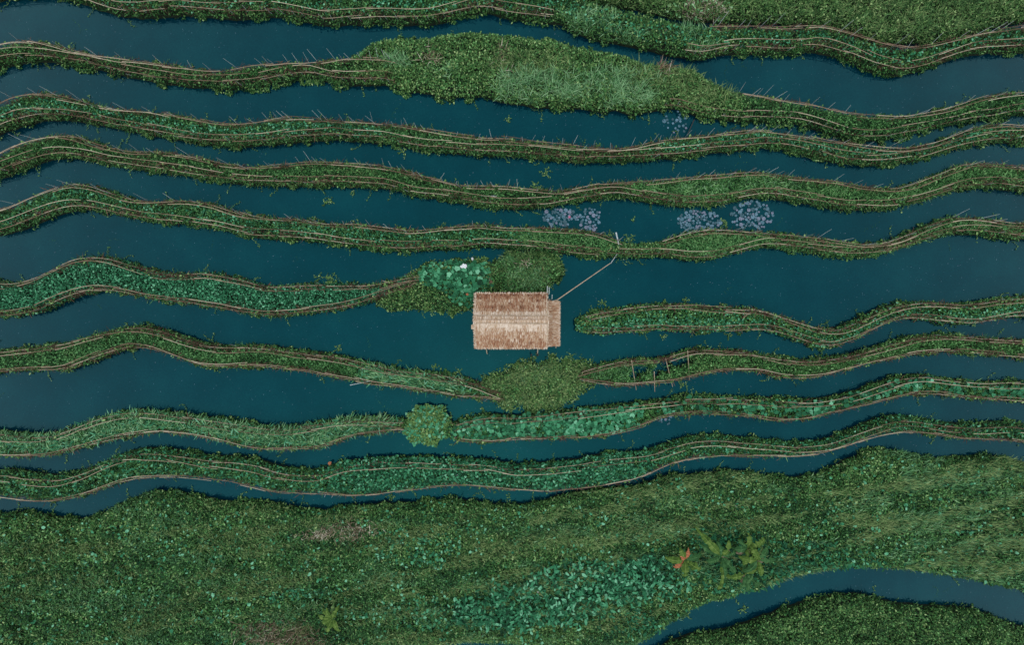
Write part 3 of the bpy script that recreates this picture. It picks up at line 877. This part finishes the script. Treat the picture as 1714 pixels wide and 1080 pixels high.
fence('D', 't', -170, 1884, 'bamboo fence on the upper edge of the curving bed ending in feathery crops')
fence('D', 'b', -170, 1884, 'bamboo fence on the lower edge of the curving bed above the lily pads')
fence('E', 't', -170, 1035, 'bamboo fence on the upper edge of the bed above the hut, left of the pinch')
fence('E', 't', 1098, 1884, 'bamboo fence on the upper edge of the bed under the right hand lily pads')
fence('E', 'b', -170, 1000, 'bamboo fence on the lower edge of the bed above the hut, left of the pinch', st=(1.0, 1.5))
fence('E', 'b', 1012, 1884, 'bamboo fence on the lower edge of the bed right of the loose pole', st=(1.0, 1.5))
fence('F', 't', -170, 706, 'bamboo fence on the upper edge of the left bed reaching the squash patch', st=(.9, 1.3), sp=.9, brown=1.5)
fence('F', 'b', -170, 700, 'bamboo fence on the lower edge of the left bed reaching the squash patch', st=(.9, 1.3), sp=.9, brown=1.5)
fence('H', 't', 975, 1884, 'bamboo fence on the upper edge of the rounded tip bed right of the hut', st=(.9, 1.3), sp=.9, brown=1.6)
fence('H', 'b', 982, 1884, 'bamboo fence on the lower edge of the rounded tip bed right of the hut', st=(.9, 1.3), sp=.9, brown=1.3)
fence('I', 't', -170, 838, 'bamboo fence on the upper edge of the tapering bed with spiky leaves', st=(.9, 1.3), sp=.9, brown=1.5)
fence('I', 'b', -170, 842, 'bamboo fence on the lower edge of the tapering bed with spiky leaves', st=(.9, 1.3), sp=.9, brown=1.3, gap=4)
fence('K', 't', 963, 1884, 'bamboo fence on the upper edge of the half flooded bed', st=(.9, 1.3), sp=.9, brown=1.6, gap=4, ins=3)
fence('K', 'b', 961, 1884, 'bamboo fence on the lower edge of the half flooded bed', st=(.9, 1.3), sp=.9, brown=1.2, gap=4, ins=1)
fence('L', 't', -170, 678, 'bamboo fence above the spiky crops left of the round bush', st=(.8, 1.2), sp=1.1)
fence('L', 'b', -170, 680, 'bamboo fence below the spiky crops left of the round bush', st=(.8, 1.2), sp=1.1, gap=4)
fence('L', 't', 762, 1884, 'bamboo fence above the squash leaves right of the round bush', st=(.8, 1.2), sp=1.1, brown=.6)
fence('L', 'b', 760, 1884, 'bamboo fence below the squash leaves right of the round bush', st=(.8, 1.2), sp=1.1, gap=4)
fence('M', 't', -170, 1884, 'bamboo fence on the upper edge of the lowest long bed', st=(.8, 1.1), sp=1.4, brown=.5, ins=7)
fence('M', 'b', -170, 1884, 'bamboo fence on the lower edge of the lowest long bed', st=(.8, 1.1), sp=1.4, brown=.5, gap=3, ins=3)

# ------------------------------------------------------------------ the thatched hut
RX0, RX1, RY0, RY1, RYM = 796, 915, 492, 582, 535
ZE, ZR = 2.4, 3.45
a = P(RX0, RY1, ZE); c = P(RX1, RY0, ZE); rm = P((RX0 + RX1) / 2, RYM, ZR)
x0, x1, y0, y1, ym = a.x, c.x, a.y, c.y, rm.y
hc = Vector(((x0 + x1) / 2, (y0 + y1) / 2, 0))
hut = empty('thatched_hut', hc, 'small stilt hut with a reddish straw thatched roof standing in open water', 'hut')


def thatch_slope(name, xa, xb, ytop, ztop, ybot, zbot, parent, courses, dens, pale_fn, axis='y', thick=.09):
    """solid slab + courses of overlapping straw blades, axis = direction the slope falls in"""
    def W3(u, v, z):    # u along the ridge, v down the slope coordinate
        return (u, v, z) if axis == 'y' else (v, u, z)
    b = MB()
    n = 12
    V = []
    for i in range(n + 1):
        uu = xa + (xb - xa) * i / n
        for (vv, zz) in ((ytop, ztop), (ybot, zbot)):
            V.append(W3(uu, vv, zz)); V.append(W3(uu, vv, zz - thick))
    F = []
    for i in range(n):
        q = i * 4
        F += [(q, q + 2, q + 6, q + 4), (q + 1, q + 5, q + 7, q + 3), (q, q + 4, q + 5, q + 1), (q + 2, q + 3, q + 7, q + 6)]
    F += [(0, 1, 3, 2), (n * 4, n * 4 + 2, n * 4 + 3, n * 4 + 1)]
    b.add(V, F, .35)
    slab = b.build(name, M['thatch'], parent)
    # blades
    ln = math.hypot(ybot - ytop, zbot - ztop)
    fall = Vector(W3(0, ybot - ytop, zbot - ztop)).normalized()
    Ps = []; Ls = []; Ts = []; As = []; Pi = []
    paz = math.atan2(fall.y, fall.x); ppt = math.asin(fall.z)
    for cidx in range(courses):
        t0 = (cidx + .15) / courses
        N = int(abs(xb - xa) * dens)
        u = xa - .05 + rng.random(N) * (xb - xa + .10)
        t = t0 + rng.normal(0, .10 / courses, N) + .05 / courses * np.sin(u * 3 + cidx)
        L = (ln / courses) * rng.uniform(.75, 1.45, N)
        over = t * ln + L
        L = np.where(over > ln + .14, np.maximum(ln + .02 + .2 * rng.random(N) ** 2 - t * ln, .05), L)
        vv = ytop + (ybot - ytop) * t; zz = ztop + (zbot - ztop) * t + .035 + .03 * rng.random(N)
        tt = pale_fn(u, t, cidx) + rng.normal(0, .2, N) + .03
        for k in range(N):
            Ps.append(W3(u[k], vv[k], zz[k]))
        Ls.append(L); Ts.append(tt); As.append(paz + rng.normal(0, .14, N)); Pi.append(np.full(N, ppt) + rng.normal(.03, .03, N))
    L = np.concatenate(Ls); N = len(L)
    o = leaves('straw', np.array(Ps), L, rng.uniform(.025, .07, N), np.concatenate(As), np.concatenate(Pi), rng.normal(0, .3, N), M['thatch'], slab, np.clip(np.concatenate(Ts), 0, 1), 'blade', -.01, kind='stuff')
    # frayed gable ends
    N = int(ln * 60)
    for xe, sg in ((xa, -1), (xb, 1)):
        pass
    return slab


def palefn(seed, upper):
    """weathering of the straw: bleached by the ridge, rust brown courses towards the eave"""
    def f(u, t, c):
        band = vnoise(np.full_like(u, c * 1.7 + seed), u * .25, 5 + seed)
        blotch = fbm(u * 4.5, t * 16, 30 + seed)
        if upper:
            prof = np.interp(t, [0, .16, .26, .36, .45, .65, .78, 1], [.90, .86, .56, .28, .48, .48, .30, .28])
        else:
            prof = np.interp(t, [0, .2, .32, .6, .68, .8, 1], [.90, .86, .62, .58, .38, .42, .36])
        return prof + .20 * (band - .5) + .75 * (blotch - .5)
    return f


_orig_sstep = sstep
def sstep(a, b, x):
    if a > b: return 1 - _orig_sstep(b, a, x)
    return _orig_sstep(a, b, x)


thatch_slope('roof_slope', x0, x1, ym, ZR, y1, ZE, hut, 8, 320, palefn(1, True))
thatch_slope('roof_slope', x0, x1, ym, ZR, y0, ZE, hut, 8, 320, palefn(2, False))
# ridge cap: straw bundles bent over the ridge, held down by two poles
N = 1900
u = rng.uniform(x0 - .02, x1 + .02, N); sgn = np.where(rng.random(N) < .5, 1, -1)
pos = np.stack([u, ym + sgn * rng.uniform(0, .05, N), np.full(N, ZR + .09) + .02 * rng.random(N)], 1)
slope_a = math.atan2(ZR - ZE, (y1 - y0) / 2)
rc = leaves('ridge_cap', pos, rng.uniform(.14, .34, N), rng.uniform(.02, .05, N), sgn * math.pi / 2 + rng.normal(0, .12, N), np.full(N, -slope_a * .8), rng.normal(0, .3, N), M['thatch'], hut, np.clip(rng.normal(.76, .2, N), 0, 1), 'blade', .05, kind=None)
mb = MB()
for dy in (-.28, -.33, .30):
    zz = ZR - abs(dy) * math.tan(slope_a) + .12
    mb.tube([(x0 + .1 + (2.6 if dy < -.3 else 0), ym + dy, zz), ((x0 + x1) / 2, ym + dy + .02, zz + .01), (x1 - .03, ym + dy, zz)], .018, 5, .7)
mb.build('ridge_pole', M['bamboo'], hut)
# bargeboards on the gable ends and poles sticking out on the left
for xe, nm in ((x0, 'gable_batten'), (x1, 'gable_batten')):
    mb = MB()
    for yy in (y0, y1):
        mb.tube([(xe, ym, ZR + .07), (xe, yy + (.05 if yy == y0 else -.05), ZE + .10)], .03, 6, .8)
    mb.build(nm, M['bamboo'], hut)
mb = MB()
for k, (dy, ln) in enumerate(((.55, .12), (-.42, .25), (-.62, .22), (-1.3, .10), (.42, .12))):
    z = ZR - abs(dy) * math.tan(slope_a) - .06
    mb.tube([(x0 - ln, ym + dy, z), (x0 + 1.0, ym + dy, z)], .035, 6, .7)
mb.build('purlin_ends', M['bamboo'], hut)
mb = MB()
z = ZR - .52 * math.tan(slope_a) - .03
mb.box((x0 - .12, ym - .58, z), (.30, .32, .03), 0, .75)
mb.build('gable_mat', M['thatch'], hut)
def roof_border(pts, outward, n, zoff=.02):
    pts = [Vector(p) for p in pts]; A = []; 
    for k in range(n):
        t = rng.random() * (len(pts) - 1); i = int(t); q = pts[i].lerp(pts[i + 1], t - i); A.append((q.x, q.y, q.z + .06 + zoff * rng.random()))
    az = math.atan2(outward[1], outward[0])
    A = np.array(A) - np.array([outward[0], outward[1], 0]) * .08
    leaves('straw_border', A, rng.uniform(.10, .28, n), rng.uniform(.03, .055, n), az + rng.normal(0, .35, n), rng.normal(-.15, .2, n), rng.normal(0, .3, n), M['thatch'], hut, np.clip(rng.normal(.92, .15, n), 0, 1), 'blade', .1)


roof_border([(x0, y0, ZE), (x1, y0, ZE)], (0, -1), 420)
roof_border([(x0, y1, ZE), (x1, y1, ZE)], (0, 1), 360)
roof_border([(x0, y0, ZE), (x0, ym, ZR), (x0, y1, ZE)], (-1, 0), 420)
roof_border([(x1, y0, ZE), (x1, ym, ZR), (x1, y1, ZE)], (1, 0), 160)
lx1 = P(935, 540, 1.8).x
roof_border([(lx1, P(935, 577, 1.8).y, 1.8), (lx1, P(935, 507, 1.8).y, 1.8)], (1, 0), 420)
roof_border([(x1 + .1, P(935, 507, 1.8).y, 2.1), (lx1, P(935, 507, 1.8).y, 1.8)], (0, 1), 90)
roof_border([(x1 + .1, P(935, 577, 1.8).y, 2.1), (lx1, P(935, 577, 1.8).y, 1.8)], (0, -1), 90)
# walls, posts, platform
wx0, wx1, wy0, wy1 = x0 + .35, x1 - .35, y0 + .45, y1 - .45
for nm, c_, sz in (('wall', ((wx0 + wx1) / 2, wy0, 1.55), (wx1 - wx0, .05, 1.5)), ('wall', ((wx0 + wx1) / 2, wy1, 1.55), (wx1 - wx0, .05, 1.5)),
                   ('wall', (wx0, (wy0 + wy1) / 2, 1.6), (.05, wy1 - wy0 - .06, 1.6)), ('wall', (wx1, (wy0 + wy1) / 2 + .5, 1.6), (.05, wy1 - wy0 - 1.06, 1.6))):
    mb = MB(); mb.box(c_, sz); mb.build(nm, M['woven'], hut)
mb = MB()
for k in range(26):
    xx = wx0 - .2 + k * (wx1 - wx0 + .4) / 25
    mb.box((xx, (wy0 + wy1) / 2, .78 + .004 * (k % 3)), (.2, wy1 - wy0 + .5, .035), 0, .3 + .02 * (k % 7))
for k in range(10):
    mb.box((x1 + .05 + k * .085, (wy0 + wy1) / 2 + .1, .76 + .004 * (k % 2)), (.075, 2.9, .03), 0, .4)
mb.build('platform', M['wood'], hut)
for xx in (wx0, (wx0 + wx1) / 2, wx1):
    for yy in (wy0 - .06, ym, wy1 + .06):
        mb = MB(); mb.tube([(xx, yy, -1.6), (xx + .02, yy, 1.0), (xx, yy, 2.62 if yy != ym else 3.5)], [.06, .055, .05], 8, .4)
        mb.build('post', M['wood'], hut)
# outer stilts whose feet show below the front eave
for px_ in (816, 898):
    q = P(px_, 595, 0); mb = MB()
    mb.tube([(q.x, q.y + .0, -1.2), (q.x + .02, q.y + .25, 1.2), (q.x, y0 + .12, ZE - .08)], .035, 7, .7); mb.build('stilt', M['bamboo'], hut)
for px_ in (889, 900):
    q = P(px_, 599, .3); mb = MB()
    mb.tube([(q.x, q.y - .05, -1.2), (q.x, q.y + .35, 1.4)], .05, 7, .0); mb.build('stilt', M['wood'], hut)
# upright poles by the corner with the side roof
mb = MB()
for px_, py_, h_ in ((916, 490, 2.9), (919, 492, 2.7), (924, 500, 2.5)):
    q = P(px_, py_, h_); q0 = P(px_ + 1, py_ - 5 if px_ < 924 else py_, h_ + .9)
    mb.tube([(q.x + .05, q.y, -1.2), tuple(q), (q0.x, q0.y + .3, h_ + .5)], .03, 6, .9)
mb.build('corner_pole', M['stake'], hut)
# side roof (lean-to) falling to the right
la = P(917, 578, 2.1); lc = P(935, 506, 1.85)
thatch_slope('side_roof', la.y, lc.y, la.x - .1, 2.25, lc.x, 1.8, hut, 3, 520, lambda u, t, c: .56 + .4 * (fbm(u * 2, t * 3, 9) - .5) + .2 * _orig_sstep(.6, 1, t), axis='x', thick=.06)
for yy in (la.y + .15, lc.y - .15):
    mb = MB(); mb.tube([(lc.x - .12, yy, -1.2), (lc.x - .12, yy, 1.8)], .04, 7, .5); mb.build('post', M['wood'], hut)
mb = MB(); mb.tube([(lc.x - .2, la.y - .25, 1.75), (lc.x - .2, lc.y + .2, 1.75)], .03, 6, .8); mb.tube([(la.x + .1, la.y - .12, 2.15), (la.x + .1, lc.y + .25, 2.15)], .03, 6, .8)
mb.build('eave_pole', M['bamboo'], hut)


# ------------------------------------------------------------------ loose poles
def pole(p0, p1, r, label, mat='bamboo', name='bamboo_pole', t=.6, group=None, bend=0.0):
    p0, p1 = Vector(p0), Vector(p1)
    root = Vector((p0 + p1) / 2)
    mb = MB()
    n = 7; pts = []
    for i in range(n):
        q = p0.lerp(p1, i / (n - 1)); q.z += bend * math.sin(math.pi * i / (n - 1)); pts.append(q - root)
    mb.tube(pts, [r * (1 - .25 * i / n) for i in range(n)], 7, t)
    for i in range(1, 6):   # nodes of the cane
        d = (pts[i] - pts[i - 1]).normalized() * .02
        mb.tube([pts[i] - d, pts[i] + d], r * 1.12, 7, t * .5)
    o = mb.build(name, M[mat]); o.location = root
    tag(o, label, 'pole', group); return o


pole(P(930, 504, 1.7), P(1021, 441, .25), .045, 'long slanting bamboo pole running from the hut corner towards the bed above', t=.75, bend=-.05)
pole(P(1022, 441, .1), P(1033, 425, .55), .035, 'short pale pole end rising out of the water beside the bed above the hut', 'stake', t=.9)
pole(P(1031, 389, .9), P(1039, 423, .5), .06, 'thick pale pole lying across the pinched bed above the hut', 'stake', t=1)
pole(P(1162, 200, .25), P(1150, 227, .5), .035, 'thin black stick spanning the water by the small group of lily pads', 'wood', t=0)
pole(P(806, 328, .62), P(832, 328, .66), .035, 'short pale green pole lying lengthwise in the curving bed', 'stake', t=1)
pole(P(1243, 533, .7), P(1264, 517, .9), .03, 'short bamboo pole slanting over the rails of the bed right of the hut')
for (xa, ya, xb, yb, lb_) in ((1057, 603, 1065, 653, 'leftmost thin pole laid across the flooded bed'), (1114, 600, 1126, 648, 'slanting pole laid across the middle wet patch of the flooded bed'),
                              (1151, 587, 1154, 637, 'rightmost pole laid across the flooded bed, nearly upright in the picture'), (1095, 622, 1096, 656, 'shortest pole, sticking out under the lower rail of the flooded bed')):
    pole(P(xa, ya, 1.0), P(xb, yb, .45), .03, lb_, t=.6, group='poles laid across the flooded bed')
pole(P(586, 645, .35), P(620, 638, .75), .03, 'pale pole poking out over the water from the tapering bed', 'stake', t=.9)
pole(P(758, 801, .7), P(770, 792, .8), .025, 'small pale stick lying among the leaves of the lowest long bed', 'stake', t=.9)
pole(P(1097, 990, .5), P(1122, 958, .9), .035, 'fallen grey stem lying left of the banana plants', 'bamboo', t=.6)
for i, (xa, ya, xb, yb) in enumerate(((543, 833, 547, 823), (555, 834, 560, 822), (567, 832, 573, 820))):
    pole(P(xa, ya, -.05), P(xb, yb, .55), .02, 'thin stick leaning out over the channel below the lowest long bed', 'stake', t=.9, group='sticks leaning over the lowest channel')


# ------------------------------------------------------------------ water lilies
def pad_mesh(seed):
    rs = np.random.default_rng(seed); n = 14
    vs = [(0, 0, .0)]; a0 = .22
    for k in range(n + 1):
        a = a0 + (2 * math.pi - 2 * a0) * k / n
        r = 1 + rs.normal(0, .03)
        vs.append((math.cos(a) * r, math.sin(a) * r, .035 + rs.normal(0, .012)))
    fs = [(0, k, k + 1) for k in range(1, n + 1)]
    nb = len(vs)
    vs2 = vs + [(x, y, z - .03) for x, y, z in vs]
    fs2 = fs + [(nb, nb + k + 1, nb + k) for k in range(1, n + 1)] + [(k, nb + k, nb + k + 1, k + 1) for k in range(1, n + 1)]
    b = MB(); b.add(vs2, fs2, .15 + .28 * seed); o = b.build('lily_pad', M['pad']); me = o.data; bpy.data.objects.remove(o); return me


PADS = [pad_mesh(i) for i in range(4)]


def lilies(cx, cy, rx, ry, n, label, flower=None, smin=.08, smax=.19, sub=None):
    c = P(cx, cy, 0)
    root = empty('water_lily', c, label, 'water lily', 'water lily clumps')
    pts = []
    tries = 0
    while len(pts) < n and tries < n * 60:
        tries += 1
        a = rng.random() * 6.283; q = math.sqrt(rng.random())
        x, y = cx + math.cos(a) * q * rx, cy + math.sin(a) * q * ry
        if float(fbm(np.array([x / 8.0]), np.array([y / 6.0]), 71)[0]) < .44: continue
        r = smin + (smax - smin) * rng.random() ** 1.6
        if any(math.hypot(x - p[0], y - p[1]) / S < (r + p[2]) * .82 for p in pts): continue
        pts.append((x, y, r))
    for i, (x, y, r) in enumerate(pts):
        o = bpy.data.objects.new('lily_pad', PADS[rng.integers(0, 4)]); COL.objects.link(o); o.parent = root
        v = P(x, y) - c; o.location = (v.x, v.y, .012 + .006 * (i % 4)); o.scale = (r, r, .6)
        o.rotation_euler = (rng.normal(0, .03), rng.normal(0, .03), rng.random() * 6.28)
    if flower:
        v = P(*flower) - c
        b = MB()
        for ring, (m_, el, ln) in enumerate(((7, .5, .13), (6, 1.0, .10))):
            for k in range(m_):
                a = 6.283 * k / m_ + ring * .4
                d = Vector((math.cos(a) * math.cos(el), math.sin(a) * math.cos(el), math.sin(el))); s_ = Vector((-math.sin(a), math.cos(a), 0)) * .03
                o0 = c + v + Vector((0, 0, .08))
                b.add([o0, o0 + d * ln * .5 + s_, o0 + d * ln, o0 + d * ln * .5 - s_], [(0, 1, 2, 3)], .7)
        b.build('flower', M['pink'], root)


lilies(938, 364, 31, 15, 56, 'blue grey lily pads with one pink flower, in the channel above the hut', (953, 364))
lilies(988, 367, 19, 19, 40, 'tight clump of blue grey lily pads ending just left of the open channel')
lilies(1170, 371, 36, 19, 92, 'dense clump of purplish blue lily pads in the channel at the right')
lilies(1258, 361, 36, 24, 80, 'lily pads crowding the channel at the right edge')
lilies(1131, 206, 20, 20, 24, 'loose handful of pale lily pads near the black stick')
lilies(1114, 702, 12, 9, 12, 'tiny lily pads scattered beside the long bed below the hut', smin=.08, smax=.12)

# ------------------------------------------------------------------ floating weed sprigs and flecks


def sprig(px_, py_, r, label, n=60, mat='yellow', cat='floating weed'):
    c = P(px_, py_)
    pts = []; a0 = rng.random() * 6.28
    for k in range(5):
        a = a0 + k * 1.26 + rng.normal(0, .3); x, y = 0., 0.; s_ = 0
        while s_ < r * rng.uniform(.6, 1.1):
            a += rng.normal(0, .3); x += math.cos(a) * .05; y += math.sin(a) * .05; s_ += .05
            pts.append((x + rng.normal(0, .025), y + rng.normal(0, .025), .015 + .05 * rng.random()))
    pts = np.array(pts) + np.array(c); N = len(pts)
    L = .06 + .10 * rng.random(N)
    o = leaves('floating_weed', pts, L, L * .6, rng.random(N) * 6.28, np.radians(rng.uniform(-5, 40, N)), rng.normal(0, .3, N), M[mat], None, np.clip(.6 + .3 * rng.normal(0, .7, N), 0, 1), 'leaf', .15, kind=None)
    me = o.data
    co = np.empty(len(me.vertices) * 3, np.float32); me.vertices.foreach_get('co', co)
    co = co.reshape(-1, 3) - np.array(c, np.float32); me.vertices.foreach_set('co', co.ravel()); o.location = c
    tag(o, label, cat, 'small floating weed sprigs')


for a_ in ((552, 336, .45, 'yellow green sprig adrift in the channel at the left, third gap from the top'),
           (545, 340, .3, 'faint second sprig beside the yellow green one at the left'),
           (591, 324, .2, 'tiny leaf tuft touching the bank above the left channel'),
           (533, 466, .6, 'ragged floating weed on the water above the left bed, left half'),
           (554, 466, .5, 'ragged floating weed on the water above the left bed, right half'),
           (566, 584, .35, 'pale green sprig at the upper edge of the tapering bed'),
           (728, 614, .4, 'pale leafy sprig rising from the upper edge of the tapering bed, near its middle'),
           (768, 622, .4, 'small sprig right of the pale leafy one on the tapering bed'),
           (1000, 243, .3, 'bright sprig alone on the water above the slim bed'),
           (674, 253, .6, 'yellow green clump hanging off the lower edge of the slim bed'),
           (912, 290, .6, 'thin brownish weed trail in the channel above the curving bed'),
           (893, 312, .7, 'weedy clump spreading from the curving bed into the channel above'),
           (1052, 398, .7, 'loose trailing weed on the water above the pinch of the bed'),
           (1020, 392, .6, 'trailing weed left of the pinch, by the loose pole'),
           (1214, 372, .6, 'upright yellow weed between the two right hand lily clumps'),
           (1060, 369, .15, 'tiny yellow leaf alone in the channel between the lilies'),
           (1008, 508, .4, 'pale sprig above the rounded tip of the bed'),
           (1148, 503, .4, 'sprig poking above the upper rail of the bed right of the hut'),
           (1110, 563, .35, 'yellow sprig hanging under the bed right of the hut'),
           (1220, 561, .4, 'larger yellow sprig hanging under the bed at the far right'),
           (1142, 645, .3, 'small bright sprig in the water under the flooded bed'),
           (842, 634, .7, 'round leafed creeper reaching over the water left of the weed mat'),
           (815, 640, .5, 'small creeper at the end of the tapering bed'),
           (955, 598, .6, 'long tendril curling up from the weed mat'),
           (800, 672, .5, 'pale weeds on the water under the end of the tapering bed'),
           (812, 690, .5, 'weeds caught between the weed mat and the squash bed'),
           (1148, 1030, .5, 'thin green weed ring in the dark pond at the bottom right'),
           (1245, 1020, .5, 'weed tuft at the right end of the dark pond'),
           (655, 830, .5, 'leafy tuft hanging in the lowest channel'),
           (850, 200, .3, 'dark weed strand in the channel under the overgrown island')):
    sprig(*a_)

# tiny flecks of duckweed and seed fluff scattered over all the water
N = 17000
x = rng.uniform(-100, 1814, N); y = rng.uniform(-60, 1140, N)
k = rng.random(N) < .15 + .85 * fbm(x / 60, y / 30, 99); x, y = x[k], y[k]; N = len(x)
pos = np.stack([(x - 857) / S, (540 - y) / S, np.full(N, .006)], 1)
L = rng.uniform(.015, .06, N)
o = leaves('duckweed', pos, L, L * .8, rng.random(N) * 6.28, np.zeros(N), np.zeros(N), M['pad'], None, rng.random(N), 'leaf', 0)
tag(o, 'tiny pale flecks of duckweed scattered on the teal water', 'duckweed', None, 'stuff')


# ------------------------------------------------------------------ banana plants
def banana(px_, py_, h, label, specs, mat='banana', dead=0):
    h += .35
    base = P(px_, py_, h)
    root = empty('banana_plant', (base.x, base.y, .3), label, 'banana plant', 'banana plants on the weedy bank')
    mb = MB(); mb.tube([(base.x, base.y, .25), (base.x + .03, base.y, h * .5), (base.x, base.y, h)], [.11, .09, .05], 9, .6)
    mb.build('trunk', M[mat], root)
    specs = list(specs) + [(rng.uniform(0, 360), rng.uniform(.7, 1.1), .24, rng.uniform(-5, 25), rng.choice(['bananadark', 'olive', 'bananadark', 'dry'])) for _ in range(5)]
    for i, (az, ln, wd, el, m_) in enumerate(specs):
        ln *= 1.22; wd *= 1.35 if px_ > 800 else 1.0
        a = R(az); e = R(el)
        n = 16; V = []; F = []
        for k in range(n + 1):
            t = k / n; s_ = t * ln
            ang = e - 1.7 * t * t
            if k == 0: pp = Vector((base.x, base.y, h - .05)); cur = pp.copy()
            else:
                cur = cur + Vector((math.cos(a) * math.cos(ang), math.sin(a) * math.cos(ang), math.sin(ang))) * (ln / n)
            w_ = wd * (max(0, math.sin(math.pi * min(1, max(0, (t - .10) / .90)) ** .75)) ** .6) if t > .1 else .02
            w_ = max(w_, .02) * (1 + .28 * rng.normal())
            sd_ = Vector((-math.sin(a), math.cos(a), 0)) * w_ / 2
            V += [cur + sd_ - Vector((0, 0, w_ * .12)), cur + sd_ * .06 + Vector((0, 0, .01)), cur - sd_ * .06 + Vector((0, 0, .01)), cur - sd_ - Vector((0, 0, w_ * .12))]
        b = MB()
        for k in range(n):
            q = k * 4
            tt = float(np.clip(.5 + rng.normal(0, .12), 0, 1))
            for (i0, tq) in ((0, tt), (1, .8), (2, tt * .8)):
                b.add([V[q + i0], V[q + i0 + 1], V[q + 4 + i0 + 1], V[q + 4 + i0]], [(0, 1, 2, 3)], tq)
        b.build('leaf', M[str(m_) if m_ else mat], root)
    return root


banana(1146, 938, 1.6, 'banana plant with spread green leaves and orange withered ones, left one of the group',
       [(115, 1.3, .32, 50, None), (172, 1.5, .42, 35, None), (268, 1.3, .38, 35, None), (330, 1.5, .42, 30, None), (20, 1.4, .40, 30, 'bananadark'), (300, 1.2, .36, 20, 'bananadark'),
        (230, 1.2, .3, 5, 'orange'), (75, 1.0, .22, 40, 'orange'), (130, .9, .2, 60, 'orange')])
banana(1208, 932, 2.0, 'banana plant with one very long leaf reaching up and left',
       [(132, 3.2, .36, 38, None), (150, 1.9, .34, 30, 'bananadark'), (75, 1.5, .38, 50, None), (110, 1.4, .36, 45, 'bananadark'), (270, 1.7, .34, 40, 'bananadark'), (310, 1.6, .34, 35, 'bananadark'), (200, 1.2, .3, 30, 'bananadark'), (262, 2.5, .3, 35, None), (20, 1.2, .3, 30, 'bananadark')])
banana(1252, 918, 2.0, 'banana plant with pale olive leaves near the right edge of the bank',
       [(95, 1.3, .34, 45, None), (30, 1.5, .38, 30, None), (180, 1.2, .34, 35, 'bananadark'), (250, 1.3, .32, 40, None), (320, 1.4, .34, 30, None), (140, 1.0, .26, 35, 'bananadark')])
banana(1248, 962, 1.7, 'lowest banana plant of the group, drooping dark leaves next to the pond',
       [(185, 1.6, .34, 30, None), (100, 1.3, .32, 35, 'bananadark'), (250, 1.2, .30, 30, 'bananadark'), (320, 1.5, .36, 25, 'bananadark'), (40, 1.4, .36, 30, None), (280, 1.5, .3, 20, 'bananadark')])
banana(1269, 938, 2.1, 'rightmost banana plant of the group, its pale leaves crossing over its neighbour',
       [(170, 1.5, .34, 35, None), (120, 1.3, .32, 40, None), (220, 1.4, .34, 30, 'bananadark'), (60, 1.3, .32, 35, 'bananadark'), (280, 1.3, .3, 30, None), (0, 1.4, .34, 25, 'bananadark'), (200, .9, .2, 5, 'orange')])
banana(556, 1036, 1.3, 'yellow green banana plant on its own at the bottom left',
       [(62, 1.35, .38, 45, None), (108, 1.1, .34, 50, None), (165, 1.1, .36, 35, None), (205, .9, .36, 30, None), (300, 1.2, .40, 30, None), (250, 1.2, .36, 30, None), (130, 1.1, .32, 40, None)])

# ------------------------------------------------------------------ small litter
def crumple(px_, py_, z, r, mat, name, label, cat, seed, flat=.45):
    import bmesh
    bm = bmesh.new(); bmesh.ops.create_icosphere(bm, subdivisions=3, radius=1)
    rs = np.random.default_rng(seed)
    for v in bm.verts:
        k = 1 + .75 * (float(fbm(np.array([v.co.x * 2 + seed]), np.array([v.co.y * 2 + v.co.z]), seed)[0]) - .5) * 2
        v.co = Vector((v.co.x * r[0] * k, v.co.y * r[1] * k, v.co.z * flat * min(r) * k))
    me = bpy.data.meshes.new(name); bm.to_mesh(me); bm.free()
    a = me.attributes.new('tint', 'FLOAT', 'FACE'); a.data.foreach_set('value', rs.random(len(me.polygons)).astype(np.float32) * .5 + .4)
    me.materials.append(M[mat]); o = bpy.data.objects.new(name, me); COL.objects.link(o); o.location = P(px_, py_, z)
    o.rotation_euler = (.1, .1, seed); tag(o, label, cat); return o


crumple(777, 446, .95, (.24, .17), 'white', 'plastic_sack', 'crumpled white plastic sack lying on the squash leaves', 'sack', 3)
crumple(552, 776, .3, (.13, .12), 'orange', 'plastic_pot', 'small orange pot at the upper edge of the lowest bed on the left', 'pot', 4, .8)
crumple(791, 434, .3, (.13, .08), 'white', 'plastic_bottle', 'small pale bottle floating at the top edge of the squash patch', 'bottle', 5, .9)
crumple(1231, 849, .75, (.16, .10), 'white', 'paper_scrap', 'white scrap lying in the weeds at the right of the wide bank', 'litter', 6)
crumple(782, 493, .9, (.09, .09), 'orange', 'withered_flower', 'pale orange withered flower on the squash leaves by the roof corner', 'flower', 7)
crumple(900, 991, .85, (.09, .08), 'white', 'white_flower', 'white flower among the broad leaves of the wide bank', 'flower', 8)
crumple(699, 923, .8, (.06, .10), 'white', 'paper_scrap', 'tiny white scrap in the middle of the wide weedy bank', 'litter', 9)

# drifting strands of pondweed at the surface
A = []
for i in range(150):
    x, y = rng.uniform(-100, 1814), rng.uniform(0, 1060); q = P(x, y); a = rng.random() * 6.28; ln = rng.uniform(.4, 2.2); t = 0; px_, py_ = q.x, q.y
    while t < ln:
        a += rng.normal(0, .28); px_ += math.cos(a) * .07; py_ += math.sin(a) * .07; t += .07
        if rng.random() < .7: A.append((px_ + rng.normal(0, .03), py_ + rng.normal(0, .03), .008))
A = np.array(A); N = len(A); L = rng.uniform(.03, .09, N)
o = leaves('pondweed', A, L, L * .45, rng.random(N) * 6.28, rng.uniform(-.05, .1, N), np.zeros(N), M['dark'], None, np.clip(rng.normal(.45, .25, N), 0, 1), 'leaf', 0)
tag(o, 'thin drifting strands of dark green pondweed on the channels', 'pondweed', None, 'stuff')
